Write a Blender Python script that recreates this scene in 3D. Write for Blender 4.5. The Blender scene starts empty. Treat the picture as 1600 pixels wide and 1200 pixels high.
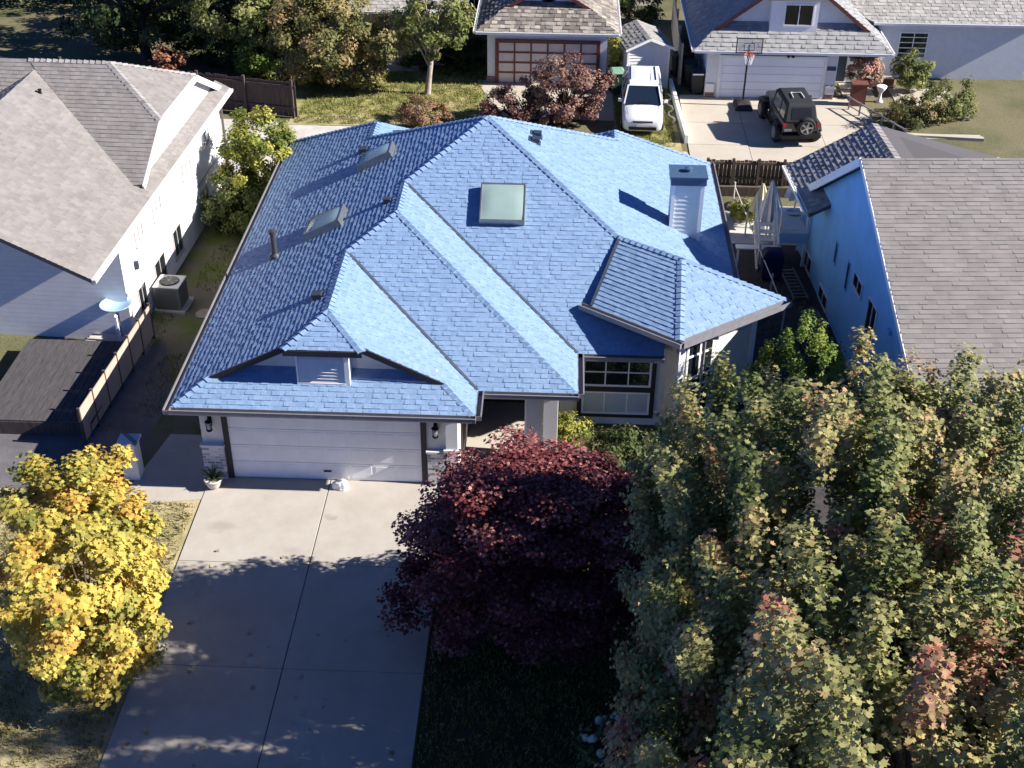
import bpy, bmesh, math, random
import numpy as np
from mathutils import Vector, Matrix
random.seed(7)
RNG = np.random.default_rng(11)
sc = bpy.context.scene
COL = sc.collection
R = math.radians

# ------------------------------------------------------------------ camera, sky, sun
cam_d = bpy.data.cameras.new('camera')
cam = bpy.data.objects.new('camera', cam_d)
COL.objects.link(cam)
cam_d.sensor_width = 36.0
cam_d.lens = 45.0
cam_d.clip_start = 0.1
cam_d.clip_end = 3000
CAM_LOC = Vector((9.27, -25.33, 20.56))
cam.matrix_world = (Matrix.Translation(CAM_LOC) @ Matrix.Rotation(R(2.08), 4, 'Z')
                    @ Matrix.Rotation(R(90 - 33.83), 4, 'X') @ Matrix.Rotation(R(0.47), 4, 'Z'))
sc.camera = cam

TO_SUN = Vector((1.64, -0.11, 1.0)).normalized()
world = bpy.data.worlds.new('World')
sc.world = world
world.use_nodes = True
nt = world.node_tree
bg = nt.nodes['Background']
sky = nt.nodes.new('ShaderNodeTexSky')
sky.sky_type = 'NISHITA'
sky.sun_disc = False
sky.sun_elevation = math.asin(TO_SUN.z)
sky.sun_rotation = math.atan2(TO_SUN.x, TO_SUN.y)
sky.dust_density = 0.0
sky.altitude = 12000
sky.ozone_density = 10.0
nt.links.new(sky.outputs[0], bg.inputs[0])
bg.inputs[1].default_value = 0.14
sun_d = bpy.data.lights.new('sun', 'SUN')
sun_d.energy = 5.0
sun_d.angle = R(0.5)
sun_d.color = (1.0, 0.94, 0.86)
sun = bpy.data.objects.new('sun', sun_d)
COL.objects.link(sun)
sun.rotation_euler = TO_SUN.to_track_quat('Z', 'Y').to_euler()
sun.location = (30, 0, 40)
sc.view_settings.view_transform = 'Standard'
sc.view_settings.look = 'None'
sc.view_settings.exposure = 1.2
sc.view_settings.gamma = 1.0

# ------------------------------------------------------------------ materials
MATS = {}
def mat(name, col, rough=0.8, noise=0.0, scale=4.0, bump=0.0, bscale=40.0, metal=0.0, spec=0.3,
        ramp=None, trans=0.0, coat=0.0, detail=4.0, stretch=None, alpha=None, lap=0.0):
    """Procedural surface; 'ramp' reads the per-face number called tone and turns it into colours."""
    if name in MATS: return MATS[name]
    m = bpy.data.materials.new(name); m.use_nodes = True
    n = m.node_tree.nodes; l = m.node_tree.links
    b = n['Principled BSDF']
    b.inputs['Roughness'].default_value = rough
    b.inputs['Metallic'].default_value = metal
    b.inputs['Specular IOR Level'].default_value = spec
    if coat: b.inputs['Coat Weight'].default_value = coat; b.inputs['Coat Roughness'].default_value = 0.05
    src = None
    if ramp:
        a = n.new('ShaderNodeAttribute'); a.attribute_name = 'tone'
        r = n.new('ShaderNodeValToRGB')
        el = r.color_ramp.elements
        while len(el) > 1: el.remove(el[-1])
        for i, (p, c) in enumerate(ramp):
            e = el[0] if i == 0 else el.new(p)
            e.position = p; e.color = (*c, 1)
        l.new(a.outputs['Fac'], r.inputs[0]); src = r.outputs[0]
    tc = n.new('ShaderNodeTexCoord')
    vec = tc.outputs['Object']
    if stretch:
        mp = n.new('ShaderNodeMapping'); mp.inputs['Scale'].default_value = stretch
        l.new(vec, mp.inputs[0]); vec = mp.outputs[0]
    if noise:
        t = n.new('ShaderNodeTexNoise'); t.inputs['Scale'].default_value = scale; t.inputs['Detail'].default_value = detail
        t.inputs['Roughness'].default_value = 0.65
        l.new(vec, t.inputs['Vector'])
        mr = n.new('ShaderNodeMapRange'); mr.inputs[1].default_value = 0.3; mr.inputs[2].default_value = 0.7
        mr.inputs[3].default_value = 1 - noise; mr.inputs[4].default_value = 1 + noise
        l.new(t.outputs['Fac'], mr.inputs[0])
        mx = n.new('ShaderNodeMix'); mx.data_type = 'RGBA'; mx.blend_type = 'MULTIPLY'; mx.inputs[0].default_value = 1
        if src: l.new(src, mx.inputs[6])
        else: mx.inputs[6].default_value = (*col, 1)
        l.new(mr.outputs[0], mx.inputs[7]); src = mx.outputs[2]
    if src: l.new(src, b.inputs['Base Color'])
    else: b.inputs['Base Color'].default_value = (*col, 1)
    if bump:
        t2 = n.new('ShaderNodeTexNoise'); t2.inputs['Scale'].default_value = bscale; t2.inputs['Detail'].default_value = 3
        l.new(vec, t2.inputs['Vector'])
        bp = n.new('ShaderNodeBump'); bp.inputs['Strength'].default_value = bump; bp.inputs['Distance'].default_value = 0.02
        l.new(t2.outputs['Fac'], bp.inputs['Height']); l.new(bp.outputs[0], b.inputs['Normal'])
    if lap:
        sx = n.new('ShaderNodeSeparateXYZ'); l.new(tc.outputs['Object'], sx.inputs[0])
        md = n.new('ShaderNodeMath'); md.operation = 'MULTIPLY'; md.inputs[1].default_value = 1.0 / lap; l.new(sx.outputs[2], md.inputs[0])
        fr = n.new('ShaderNodeMath'); fr.operation = 'FRACT'; l.new(md.outputs[0], fr.inputs[0])
        iv = n.new('ShaderNodeMath'); iv.operation = 'SUBTRACT'; iv.inputs[0].default_value = 1.0; l.new(fr.outputs[0], iv.inputs[1])
        b3 = n.new('ShaderNodeBump'); b3.inputs['Strength'].default_value = 0.9; b3.inputs['Distance'].default_value = 0.022
        l.new(iv.outputs[0], b3.inputs['Height']); l.new(b3.outputs[0], b.inputs['Normal'])
    if trans:
        tr = n.new('ShaderNodeBsdfTranslucent')
        if src: l.new(src, tr.inputs[0])
        else: tr.inputs[0].default_value = (*col, 1)
        ms = n.new('ShaderNodeMixShader'); ms.inputs[0].default_value = trans
        l.new(b.outputs[0], ms.inputs[1]); l.new(tr.outputs[0], ms.inputs[2])
        l.new(ms.outputs[0], n['Material Output'].inputs[0])
    if alpha is not None: b.inputs['Alpha'].default_value = alpha
    MATS[name] = m
    return m

def two_tone(name, c1, c2, scale, lo=0.4, hi=0.6, rough=0.9, fine=0.15, bump=0.3, bscale=60):
    """Patchy ground: two real colours broken up by noise."""
    m = bpy.data.materials.new(name); m.use_nodes = True
    n = m.node_tree.nodes; l = m.node_tree.links; b = n['Principled BSDF']
    b.inputs['Roughness'].default_value = rough; b.inputs['Specular IOR Level'].default_value = 0.15
    tc = n.new('ShaderNodeTexCoord')
    t = n.new('ShaderNodeTexNoise'); t.inputs['Scale'].default_value = scale; t.inputs['Detail'].default_value = 6; t.inputs['Roughness'].default_value = 0.7
    l.new(tc.outputs['Object'], t.inputs['Vector'])
    r = n.new('ShaderNodeValToRGB'); r.color_ramp.elements[0].position = lo; r.color_ramp.elements[1].position = hi
    r.color_ramp.elements[0].color = (*c1, 1); r.color_ramp.elements[1].color = (*c2, 1)
    l.new(t.outputs['Fac'], r.inputs[0])
    t2 = n.new('ShaderNodeTexNoise'); t2.inputs['Scale'].default_value = bscale; t2.inputs['Detail'].default_value = 3
    l.new(tc.outputs['Object'], t2.inputs['Vector'])
    mr = n.new('ShaderNodeMapRange'); mr.inputs[1].default_value = 0.3; mr.inputs[2].default_value = 0.7
    mr.inputs[3].default_value = 1 - fine; mr.inputs[4].default_value = 1 + fine
    l.new(t2.outputs['Fac'], mr.inputs[0])
    mx = n.new('ShaderNodeMix'); mx.data_type = 'RGBA'; mx.blend_type = 'MULTIPLY'; mx.inputs[0].default_value = 1
    l.new(r.outputs[0], mx.inputs[6]); l.new(mr.outputs[0], mx.inputs[7]); l.new(mx.outputs[2], b.inputs['Base Color'])
    bp = n.new('ShaderNodeBump'); bp.inputs['Strength'].default_value = bump; bp.inputs['Distance'].default_value = 0.03
    l.new(t2.outputs['Fac'], bp.inputs['Height']); l.new(bp.outputs[0], b.inputs['Normal'])
    MATS[name] = m
    return m

def stained(m, spots):
    """Oil and rust spots worn into a paved surface, each with its own place and size."""
    n = m.node_tree.nodes; l = m.node_tree.links; b = n['Principled BSDF']
    tc = n.new('ShaderNodeTexCoord'); nz = n.new('ShaderNodeTexNoise'); nz.inputs['Scale'].default_value = 3.0; nz.inputs['Detail'].default_value = 5
    l.new(tc.outputs['Object'], nz.inputs['Vector'])
    sb_ = n.new('ShaderNodeVectorMath'); sb_.operation = 'MULTIPLY_ADD'; sb_.inputs[1].default_value = (0.5, 0.5, 0); sb_.inputs[2].default_value = (-0.25, -0.25, 0)
    l.new(nz.outputs['Color'], sb_.inputs[0])
    ad = n.new('ShaderNodeVectorMath'); ad.operation = 'ADD'; l.new(tc.outputs['Object'], ad.inputs[0]); l.new(sb_.outputs[0], ad.inputs[1])
    for (x, y, rx, ry, k, c) in spots:
        mp = n.new('ShaderNodeMapping'); mp.vector_type = 'POINT'; mp.inputs['Location'].default_value = (-x / rx, -y / ry, 0); mp.inputs['Scale'].default_value = (1 / rx, 1 / ry, 0)
        l.new(ad.outputs[0], mp.inputs[0]); ln = n.new('ShaderNodeVectorMath'); ln.operation = 'LENGTH'; l.new(mp.outputs[0], ln.inputs[0])
        mr = n.new('ShaderNodeMapRange'); mr.inputs[1].default_value = 1.0; mr.inputs[2].default_value = 0.35; mr.inputs[3].default_value = 0; mr.inputs[4].default_value = k
        l.new(ln.outputs['Value'], mr.inputs[0])
        mx = n.new('ShaderNodeMix'); mx.data_type = 'RGBA'; mx.inputs[7].default_value = (*c, 1)
        l.new(mr.outputs[0], mx.inputs[0]); src = b.inputs['Base Color'].links[0].from_socket
        l.new(src, mx.inputs[6]); l.new(mx.outputs[2], b.inputs['Base Color'])

def brick_mat(name, c1, c2, mortar, scale=1.0, w=0.24, h=0.09):
    m = bpy.data.materials.new(name); m.use_nodes = True
    n = m.node_tree.nodes; l = m.node_tree.links; b = n['Principled BSDF']
    b.inputs['Roughness'].default_value = 0.9
    tc = n.new('ShaderNodeTexCoord'); sp = n.new('ShaderNodeSeparateXYZ'); cb = n.new('ShaderNodeCombineXYZ'); ad = n.new('ShaderNodeMath')
    l.new(tc.outputs['Object'], sp.inputs[0]); l.new(sp.outputs[0], ad.inputs[0]); l.new(sp.outputs[1], ad.inputs[1])
    l.new(ad.outputs[0], cb.inputs[0]); l.new(sp.outputs[2], cb.inputs[1])
    br = n.new('ShaderNodeTexBrick'); br.inputs['Scale'].default_value = scale
    br.inputs['Color1'].default_value = (*c1, 1); br.inputs['Color2'].default_value = (*c2, 1); br.inputs['Mortar'].default_value = (*mortar, 1)
    br.inputs['Brick Width'].default_value = w; br.inputs['Row Height'].default_value = h; br.inputs['Mortar Size'].default_value = 0.012
    br.inputs['Bias'].default_value = -0.15
    l.new(cb.outputs[0], br.inputs['Vector']); l.new(br.outputs['Color'], b.inputs['Base Color'])
    bp = n.new('ShaderNodeBump'); bp.inputs['Strength'].default_value = 0.6; bp.inputs['Distance'].default_value = 0.015; bp.invert = True
    l.new(br.outputs['Fac'], bp.inputs['Height']); l.new(bp.outputs[0], b.inputs['Normal'])
    MATS[name] = m
    return m

M_GREYW2 = mat('pale_grey_slat', (0.62, 0.62, 0.62), 0.6, 0.06, 4)
M_WHITE = mat('white_siding', (0.74, 0.73, 0.71), 0.6, 0.06, 3)
M_CREAM = mat('pale_stucco', (0.70, 0.68, 0.65), 0.8, 0.08, 5, 0.2, 80)
M_TRIM_W = mat('white_trim', (0.80, 0.80, 0.80), 0.5, 0.04, 6)
M_TRIM_D = mat('dark_trim', (0.030, 0.028, 0.034), 0.55, 0.15, 8)
M_GUTTER = mat('grey_gutter_metal', (0.24, 0.235, 0.26), 0.45, 0.12, 6, metal=0.2)
M_DOORP = mat('garage_door_paint', (0.80, 0.81, 0.82), 0.5, 0.06, 2)
BLUE_RAMP = [(0.0, (0.135, 0.222, 0.370)), (0.4, (0.180, 0.283, 0.450)), (0.7, (0.205, 0.312, 0.480)), (1.0, (0.252, 0.358, 0.525))]
M_BLUE = mat('blue_shingle', (0.1, 0.2, 0.5), 0.62, 0.16, 14, 0.35, 220, spec=0.5, ramp=BLUE_RAMP, detail=8)
M_BLUEBASE = mat('blue_roof_felt', (0.07, 0.16, 0.36), 0.9, 0.1, 20)
M_GREYSH = mat('grey_shingle', (0.3, 0.3, 0.3), 0.85, 0.12, 25, 0.25, 160, ramp=[(0, (0.20, 0.185, 0.18)), (0.5, (0.30, 0.28, 0.275)), (1, (0.40, 0.37, 0.36))])
M_TAUPE = mat('taupe_shingle', (0.3, 0.3, 0.3), 0.85, 0.14, 1.6, 0.2, 160, detail=10, ramp=[(0, (0.170, 0.155, 0.146)), (0.5, (0.220, 0.203, 0.193)), (1, (0.275, 0.256, 0.245))])
M_SLATE2 = mat('cool_grey_shingle', (0.3, 0.3, 0.3), 0.85, 0.1, 18, 0.2, 120, ramp=[(0, (0.23, 0.235, 0.24)), (0.5, (0.29, 0.29, 0.29)), (1, (0.36, 0.355, 0.345))])
M_OLDSH = mat('weathered_shake', (0.3, 0.3, 0.3), 0.9, 0.2, 12, 0.3, 80, ramp=[(0, (0.10, 0.085, 0.075)), (0.45, (0.20, 0.18, 0.16)), (0.8, (0.34, 0.30, 0.26)), (1, (0.50, 0.45, 0.38))])
M_SLATE = mat('silver_grey_shingle', (0.3, 0.3, 0.3), 0.85, 0.12, 18, 0.25, 120, ramp=[(0, (0.24, 0.23, 0.22)), (0.5, (0.33, 0.32, 0.30)), (1, (0.45, 0.43, 0.40))])
M_ROOFSIDE = mat('roof_edge_wood', (0.10, 0.095, 0.10), 0.8)
M_GLASS = mat('window_glass', (0.012, 0.016, 0.02), 0.04, spec=0.6)
M_GLASSG = mat('frosted_pane', (0.42, 0.47, 0.50), 0.25, 0.08, 1.5, spec=0.5)
M_SKYL = mat('skylight_dome', (0.25, 0.34, 0.32), 0.22, 0.05, 2, spec=0.45, coat=0.3)
M_METAL = mat('galvanised_metal', (0.32, 0.33, 0.33), 0.35, 0.15, 6, metal=0.8)
M_DKMETAL = mat('dark_painted_metal', (0.045, 0.06, 0.085), 0.45, 0.15, 10, metal=0.3)
M_BLACK = mat('black_metal', (0.012, 0.012, 0.013), 0.4)
M_RUBBER = mat('rubber', (0.018, 0.018, 0.02), 0.8)
M_BLUEWALL = mat('blue_painted_siding', (0.21, 0.50, 0.80), 0.7, 0.10, 1.2, lap=0.16, detail=6)
M_LAPW = mat('white_lap_siding', (0.72, 0.71, 0.69), 0.6, 0.07, 2.0, lap=0.16, detail=6)
M_BRICK_W = brick_mat('whitewashed_brick', (0.66, 0.64, 0.63), (0.09, 0.095, 0.115), (0.62, 0.62, 0.62), 1.0, 0.21, 0.085)
M_BRICK_R = brick_mat('red_brick', (0.22, 0.085, 0.06), (0.16, 0.06, 0.045), (0.3, 0.26, 0.23))
M_FENCE = mat('weathered_fence_wood', (0.115, 0.085, 0.07), 0.9, 0.35, 3, 0.3, 30, stretch=(6, 6, 0.6))
M_FENCE_D = mat('dark_fence_wood', (0.075, 0.055, 0.05), 0.9, 0.4, 3, 0.3, 30, stretch=(6, 6, 0.6))
M_TAN = mat('tan_panel', (0.42, 0.32, 0.26), 0.8, 0.08, 2)
M_BROWNTRIM = mat('red_brown_trim', (0.16, 0.06, 0.045), 0.7, 0.1, 8)
M_PLASTW = mat('white_plastic', (0.75, 0.75, 0.75), 0.4)
M_BARK = mat('grey_bark', (0.075, 0.060, 0.050), 0.95, 0.35, 6, 0.8, 30, stretch=(3, 3, 0.6))
M_BARKL = mat('pale_bark', (0.33, 0.28, 0.24), 0.95, 0.3, 8, 0.6, 30, stretch=(3, 3, 0.7))
M_CONC = two_tone('driveway_concrete', (0.385, 0.352, 0.310), (0.440, 0.408, 0.365), 1.1, 0.35, 0.65, 0.85, 0.06, 0.12, 90)
stained(M_CONC, [(1.25, -1.35, 0.42, 0.30, 0.45, (0.25, 0.22, 0.19)), (2.5, -1.1, 0.9, 1.6, 0.10, (0.3, 0.27, 0.24)), (4.7, -1.6, 0.8, 2.0, 0.10, (0.3, 0.27, 0.24)), (1.0, -3.0, 0.5, 1.3, 0.16, (0.30, 0.26, 0.21)),
                 (3.2, -2.2, 0.25, 0.2, 0.35, (0.28, 0.25, 0.22)), (5.6, -0.4, 0.7, 0.3, 0.15, (0.33, 0.29, 0.24)), (2.2, -5.0, 0.8, 2.4, 0.12, (0.3, 0.27, 0.24)), (5.0, -5.2, 0.7, 2.0, 0.12, (0.3, 0.27, 0.24)), (3.9, -0.9, 0.14, 0.12, 0.4, (0.22, 0.2, 0.18))])
M_CONC2 = two_tone('cream_concrete', (0.43, 0.385, 0.32), (0.49, 0.445, 0.38), 0.7, 0.35, 0.65, 0.85, 0.07, 0.12, 60)
M_LANE = two_tone('gravel_lane', (0.42, 0.40, 0.37), (0.55, 0.53, 0.49), 2.0, 0.35, 0.65, 0.95, 0.12, 0.2, 60)
M_JOINT = mat('joint_dirt', (0.10, 0.085, 0.065), 0.95, 0.3, 10)
M_GRASS = two_tone('lawn_grass', (0.15, 0.175, 0.05), (0.44, 0.37, 0.18), 0.55, 0.38, 0.62, 0.95, 0.3, 0.6, 45)
M_DRYGRASS = two_tone('dry_lawn', (0.26, 0.235, 0.10), (0.50, 0.42, 0.26), 0.8, 0.35, 0.65, 0.95, 0.22, 0.5, 45)
M_SOIL = two_tone('bare_soil', (0.15, 0.13, 0.105), (0.10, 0.13, 0.035), 0.7, 0.42, 0.58, 0.95, 0.25, 0.5, 30)
M_ASPH = two_tone('worn_asphalt', (0.11, 0.105, 0.115), (0.15, 0.145, 0.155), 0.8, 0.4, 0.6, 0.95, 0.12, 0.2, 60)
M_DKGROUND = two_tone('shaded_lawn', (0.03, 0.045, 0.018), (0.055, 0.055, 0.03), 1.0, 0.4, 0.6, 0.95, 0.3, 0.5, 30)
M_EARTH = two_tone('earth', (0.10, 0.105, 0.05), (0.17, 0.15, 0.09), 0.2, 0.4, 0.6, 0.95, 0.25, 0.4, 15)

# ------------------------------------------------------------------ mesh helpers
class MB:
    """Collects shapes and links them as ONE mesh object."""
    def __init__(s): s.v = []; s.f = []; s.t = []
    def add(s, vs, fs, tone=None):
        o = len(s.v); s.v += [tuple(p) for p in vs]
        for f in fs: s.f.append([i + o for i in f]); s.t.append(random.random() if tone is None else tone)
        return s
    def box(s, x0, y0, z0, x1, y1, z1, tone=0.5):
        vs = [(x0, y0, z0), (x1, y0, z0), (x1, y1, z0), (x0, y1, z0), (x0, y0, z1), (x1, y0, z1), (x1, y1, z1), (x0, y1, z1)]
        return s.add(vs, [(3, 2, 1, 0), (4, 5, 6, 7), (0, 1, 5, 4), (1, 2, 6, 5), (2, 3, 7, 6), (3, 0, 4, 7)], tone)
    def obox(s, o, ax, ay, az, tone=0.5):
        """Box from corner o along three edge vectors."""
        o, ax, ay, az = map(Vector, (o, ax, ay, az))
        vs = [o, o + ax, o + ax + ay, o + ay, o + az, o + ax + az, o + ax + ay + az, o + ay + az]
        return s.add(vs, [(3, 2, 1, 0), (4, 5, 6, 7), (0, 1, 5, 4), (1, 2, 6, 5), (2, 3, 7, 6), (3, 0, 4, 7)], tone)
    def beam(s, a, b, w, h, up=(0, 0, 1), tone=0.5):
        """Board from a to b, w wide sideways, h high along up, centred on the line."""
        a, b, up = Vector(a), Vector(b), Vector(up)
        d = b - a; side = d.cross(up)
        if side.length < 1e-6: side = Vector((1, 0, 0))
        side.normalize(); up2 = side.cross(d).normalized()
        return s.obox(a - side * w / 2 - up2 * h / 2, d, side * w, up2 * h, tone)
    def prism(s, poly, z0, z1, tone=0.5):
        n = len(poly)
        vs = [(p[0], p[1], z0) for p in poly] + [(p[0], p[1], z1) for p in poly]
        fs = [tuple(range(n - 1, -1, -1)), tuple(range(n, 2 * n))] + [(i, (i + 1) % n, n + (i + 1) % n, n + i) for i in range(n)]
        return s.add(vs, fs, tone)
    def slab(s, poly3, th, tone=0.5):
        """Polygon in space given thickness straight down."""
        n = len(poly3)
        vs = [tuple(p) for p in poly3] + [(p[0], p[1], p[2] - th) for p in poly3]
        fs = [tuple(range(n)), tuple(range(2 * n - 1, n - 1, -1))] + [(i, n + i, n + (i + 1) % n, (i + 1) % n) for i in range(n)]
        return s.add(vs, fs, tone)
    def tube(s, pts, rad, seg=8, tone=0.5, cap=True):
        pts = [Vector(p) for p in pts]
        if not hasattr(rad, '__len__'): rad = [rad] * len(pts)
        rings = []; prev = None
        for i, p in enumerate(pts):
            d = (pts[min(i + 1, len(pts) - 1)] - pts[max(i - 1, 0)]).normalized()
            ref = prev if prev else (Vector((1, 0, 0)) if abs(d.x) < 0.8 else Vector((0, 1, 0)))
            a = (ref - d * ref.dot(d)).normalized(); prev = a; b = d.cross(a)
            rings.append([p + (a * math.cos(t) + b * math.sin(t)) * rad[i] for t in [2 * math.pi * k / seg for k in range(seg)]])
        vs = [q for r_ in rings for q in r_]
        fs = [(i * seg + k, i * seg + (k + 1) % seg, (i + 1) * seg + (k + 1) % seg, (i + 1) * seg + k) for i in range(len(pts) - 1) for k in range(seg)]
        if cap: fs += [tuple(range(seg - 1, -1, -1)), tuple(range((len(pts) - 1) * seg, len(pts) * seg))]
        return s.add(vs, fs, tone)
    def lathe(s, prof, c=(0, 0, 0), seg=20, tone=0.5, axis='z'):
        vs = []
        for r_, z in prof:
            for k in range(seg):
                t = 2 * math.pi * k / seg
                p = (r_ * math.cos(t), r_ * math.sin(t), z)
                if axis == 'y': p = (p[0], p[2], p[1])
                if axis == 'x': p = (p[2], p[0], p[1])
                vs.append((c[0] + p[0], c[1] + p[1], c[2] + p[2]))
        fs = [(i * seg + k, i * seg + (k + 1) % seg, (i + 1) * seg + (k + 1) % seg, (i + 1) * seg + k) for i in range(len(prof) - 1) for k in range(seg)]
        fs += [tuple(range(seg - 1, -1, -1)), tuple(range((len(prof) - 1) * seg, len(prof) * seg))]
        return s.add(vs, fs, tone)
    def loft(s, secs, tone=0.5):
        n = len(secs[0]); vs = [p for q in secs for p in q]
        fs = [(i * n + k, i * n + (k + 1) % n, (i + 1) * n + (k + 1) % n, (i + 1) * n + k) for i in range(len(secs) - 1) for k in range(n)]
        fs += [tuple(range(n - 1, -1, -1)), tuple(range((len(secs) - 1) * n, len(secs) * n))]
        return s.add(vs, fs, tone)
    def build(s, name, m, parent=None, smooth=False, bevel=0.0, fix=True, kind=None):
        me = bpy.data.meshes.new(name)
        root = parent
        while root is not None and root.parent is not None: root = root.parent
        off = WORLD.get(root.name) if root is not None else None   # shapes given in world coordinates move to the thing's own base
        if off: me.from_pydata([(p[0] - off[0], p[1] - off[1], p[2] - off[2]) for p in s.v], [], s.f)
        else: me.from_pydata(s.v, [], s.f)
        at = me.attributes.new('tone', 'FLOAT', 'FACE')
        at.data.foreach_set('value', np.array(s.t, dtype=np.float32))
        if fix:
            bm = bmesh.new(); bm.from_mesh(me); bmesh.ops.recalc_face_normals(bm, faces=bm.faces); bm.to_mesh(me); bm.free()
        me.materials.append(m)
        if smooth: me.polygons.foreach_set('use_smooth', [True] * len(me.polygons))
        o = bpy.data.objects.new(name, me); COL.objects.link(o)
        if parent: o.parent = parent
        if bevel:
            b = o.modifiers.new('bevel', 'BEVEL'); b.width = bevel; b.segments = 2; b.limit_method = 'ANGLE'
        if kind: o['kind'] = kind
        return o

def tag(o, label, cat, group=None, kind=None):
    o['label'] = label; o['category'] = cat
    if group: o['group'] = group
    if kind: o['kind'] = kind
    return o
WORLD = {}
def thing(name, loc, label, cat, group=None, rz=0.0, world=False):
    o = bpy.data.objects.new(name, None); o.empty_display_size = 0.3; COL.objects.link(o)
    o.location = loc; o.rotation_euler = (0, 0, rz)
    if world: WORLD[o.name] = tuple(loc)
    return tag(o, label, cat, group)
def copy_tree(o, parent=None):
    c = o.copy(); COL.objects.link(c)
    if parent: c.parent = parent
    for ch in list(o.children): copy_tree(ch, c)
    return c

# ---- shingles: every tab is a small tilted solid, clipped to its roof plane
def clip_axis(poly, ax, val, keep_ge):
    out = []
    n = len(poly)
    for i in range(n):
        a = poly[i]; b = poly[(i + 1) % n]
        ina = a[ax] >= val if keep_ge else a[ax] <= val
        inb = b[ax] >= val if keep_ge else b[ax] <= val
        if ina: out.append(a)
        if ina != inb:
            t = (val - a[ax]) / (b[ax] - a[ax])
            p = [a[0] + t * (b[0] - a[0]), a[1] + t * (b[1] - a[1])]; p[ax] = val
            out.append(tuple(p))
    return out
def area2(p): return sum(p[i][0] * p[(i + 1) % len(p)][1] - p[(i + 1) % len(p)][0] * p[i][1] for i in range(len(p))) / 2
def shingle(mb, poly3, e=0.148, wmin=0.10, wmax=0.25, hi=0.024, lo=0.008, tone=(0.28, 0.72)):
    P = [Vector(p) for p in poly3]
    n = Vector((0, 0, 0))
    for i in range(len(P)):
        a, b = P[i], P[(i + 1) % len(P)]
        n += Vector(((a.y - b.y) * (a.z + b.z), (a.z - b.z) * (a.x + b.x), (a.x - b.x) * (a.y + b.y)))
    n.normalize()
    if n.z < 0: n = -n
    w = (Vector((0, 0, 1)) - n * n.z).normalized(); u = w.cross(n).normalized()
    o = min(P, key=lambda p: p.z)
    Q = [((p - o).dot(u), (p - o).dot(w)) for p in P]
    vmin = min(q[1] for q in Q); vmax = max(q[1] for q in Q)
    k = 0; v0 = vmin - 0.03
    while v0 < vmax:
        strip = clip_axis(clip_axis(Q, 1, v0, True), 1, v0 + e, False)
        if len(strip) >= 3 and abs(area2(strip)) > 1e-4:
            u0 = min(q[0] for q in strip); u1 = max(q[0] for q in strip)
            x = u0 - random.random() * wmax; high = random.random() < 0.5
            while x < u1:
                ww = random.uniform(wmin, wmax)
                c = clip_axis(clip_axis(strip, 0, x, True), 0, x + ww, False)
                if len(c) >= 3 and abs(area2(c)) > 2e-5:
                    if area2(c) < 0: c = c[::-1]
                    t = (hi if high else lo) * random.uniform(0.85, 1.15)
                    m_ = len(c)
                    top = [o + u * q[0] + w * q[1] + n * (t * (1 - 0.9 * (q[1] - v0) / e) + 0.004) for q in c]
                    bot = [o + u * q[0] + w * q[1] - n * 0.004 for q in c]
                    tn = random.uniform(*tone) + (0.05 if high else -0.05)
                    mb.add(top + bot, [tuple(range(m_))] + [(i, m_ + i, m_ + (i + 1) % m_, (i + 1) % m_) for i in range(m_)], min(1, max(0, tn)))
                x += ww; high = not high if random.random() < 0.75 else high
        k += 1; v0 += e
    return n
def ridge_caps(mb, a, b, n1, n2, step=0.20, w=0.115, th=0.03, tone=(0.2, 0.8)):
    """Folded cap shingles laid over a hip or ridge from low end a to high end b."""
    a, b = Vector(a), Vector(b); d = b - a; L = d.length; d.normalize()
    s1 = n1.cross(d).normalized(); s2 = n2.cross(d).normalized()
    up = (n1 + n2).normalized()
    def out(s, n, other):
        return s if s.dot(other) > 0 else -s
    s1 = out(s1, n1, n1 - n2); s2 = out(s2, n2, n2 - n1)
    k = 0.0
    while k < L:
        k1 = min(L, k + step * 1.02)
        p0 = a + d * k; p1 = a + d * k1
        h0, h1 = th + 0.012, 0.012
        t = random.uniform(*tone)
        ca, cb = p0 + up * (h0 + 0.012), p1 + up * (h1 + 0.012)
        l0, l1 = p0 + s1 * w + n1 * h0, p1 + s1 * w + n1 * h1
        r0, r1 = p0 + s2 * w + n2 * h0, p1 + s2 * w + n2 * h1
        lb, rb = p0 + s1 * w + n1 * 0.0, p0 + s2 * w + n2 * 0.0
        mb.add([ca, cb, l0, l1, r0, r1, lb, rb, p0], [(0, 1, 3, 2), (0, 4, 5, 1), (0, 2, 6, 8), (0, 8, 7, 4)], t)
        k += step
def poly_normal(P):
    P = [Vector(p) for p in P]; n = (P[1] - P[0]).cross(P[2] - P[0])
    n.normalize(); return n if n.z > 0 else -n
def gutter(mb, a, b, out, size=0.13):
    """Open eavestrough from a to b on the outside of an eave; out = outward unit vector."""
    a, b, out = Vector(a), Vector(b), Vector(out).normalized()
    d = b - a; z = Vector((0, 0, 1)); t = 0.012
    o = a + out * 0.02 - z * (size - 0.015)
    mb.obox(o, d, out * size, z * t)
    mb.obox(o + out * (size), d, out * t, z * (size - 0.012))
    mb.obox(o - out * t, d, out * t, z * size)
    mb.obox(o + out * (size - 0.014) + z * (size - 0.012), d, out * 0.035, z * 0.014)
    for end in (a, b):
        oo = end + out * 0.008 - z * (size - 0.015) + (d.normalized() * (-t if end is a else 0))
        mb.obox(oo, d.normalized() * t, out * (size + 0.03), z * (size - 0.006))

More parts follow.
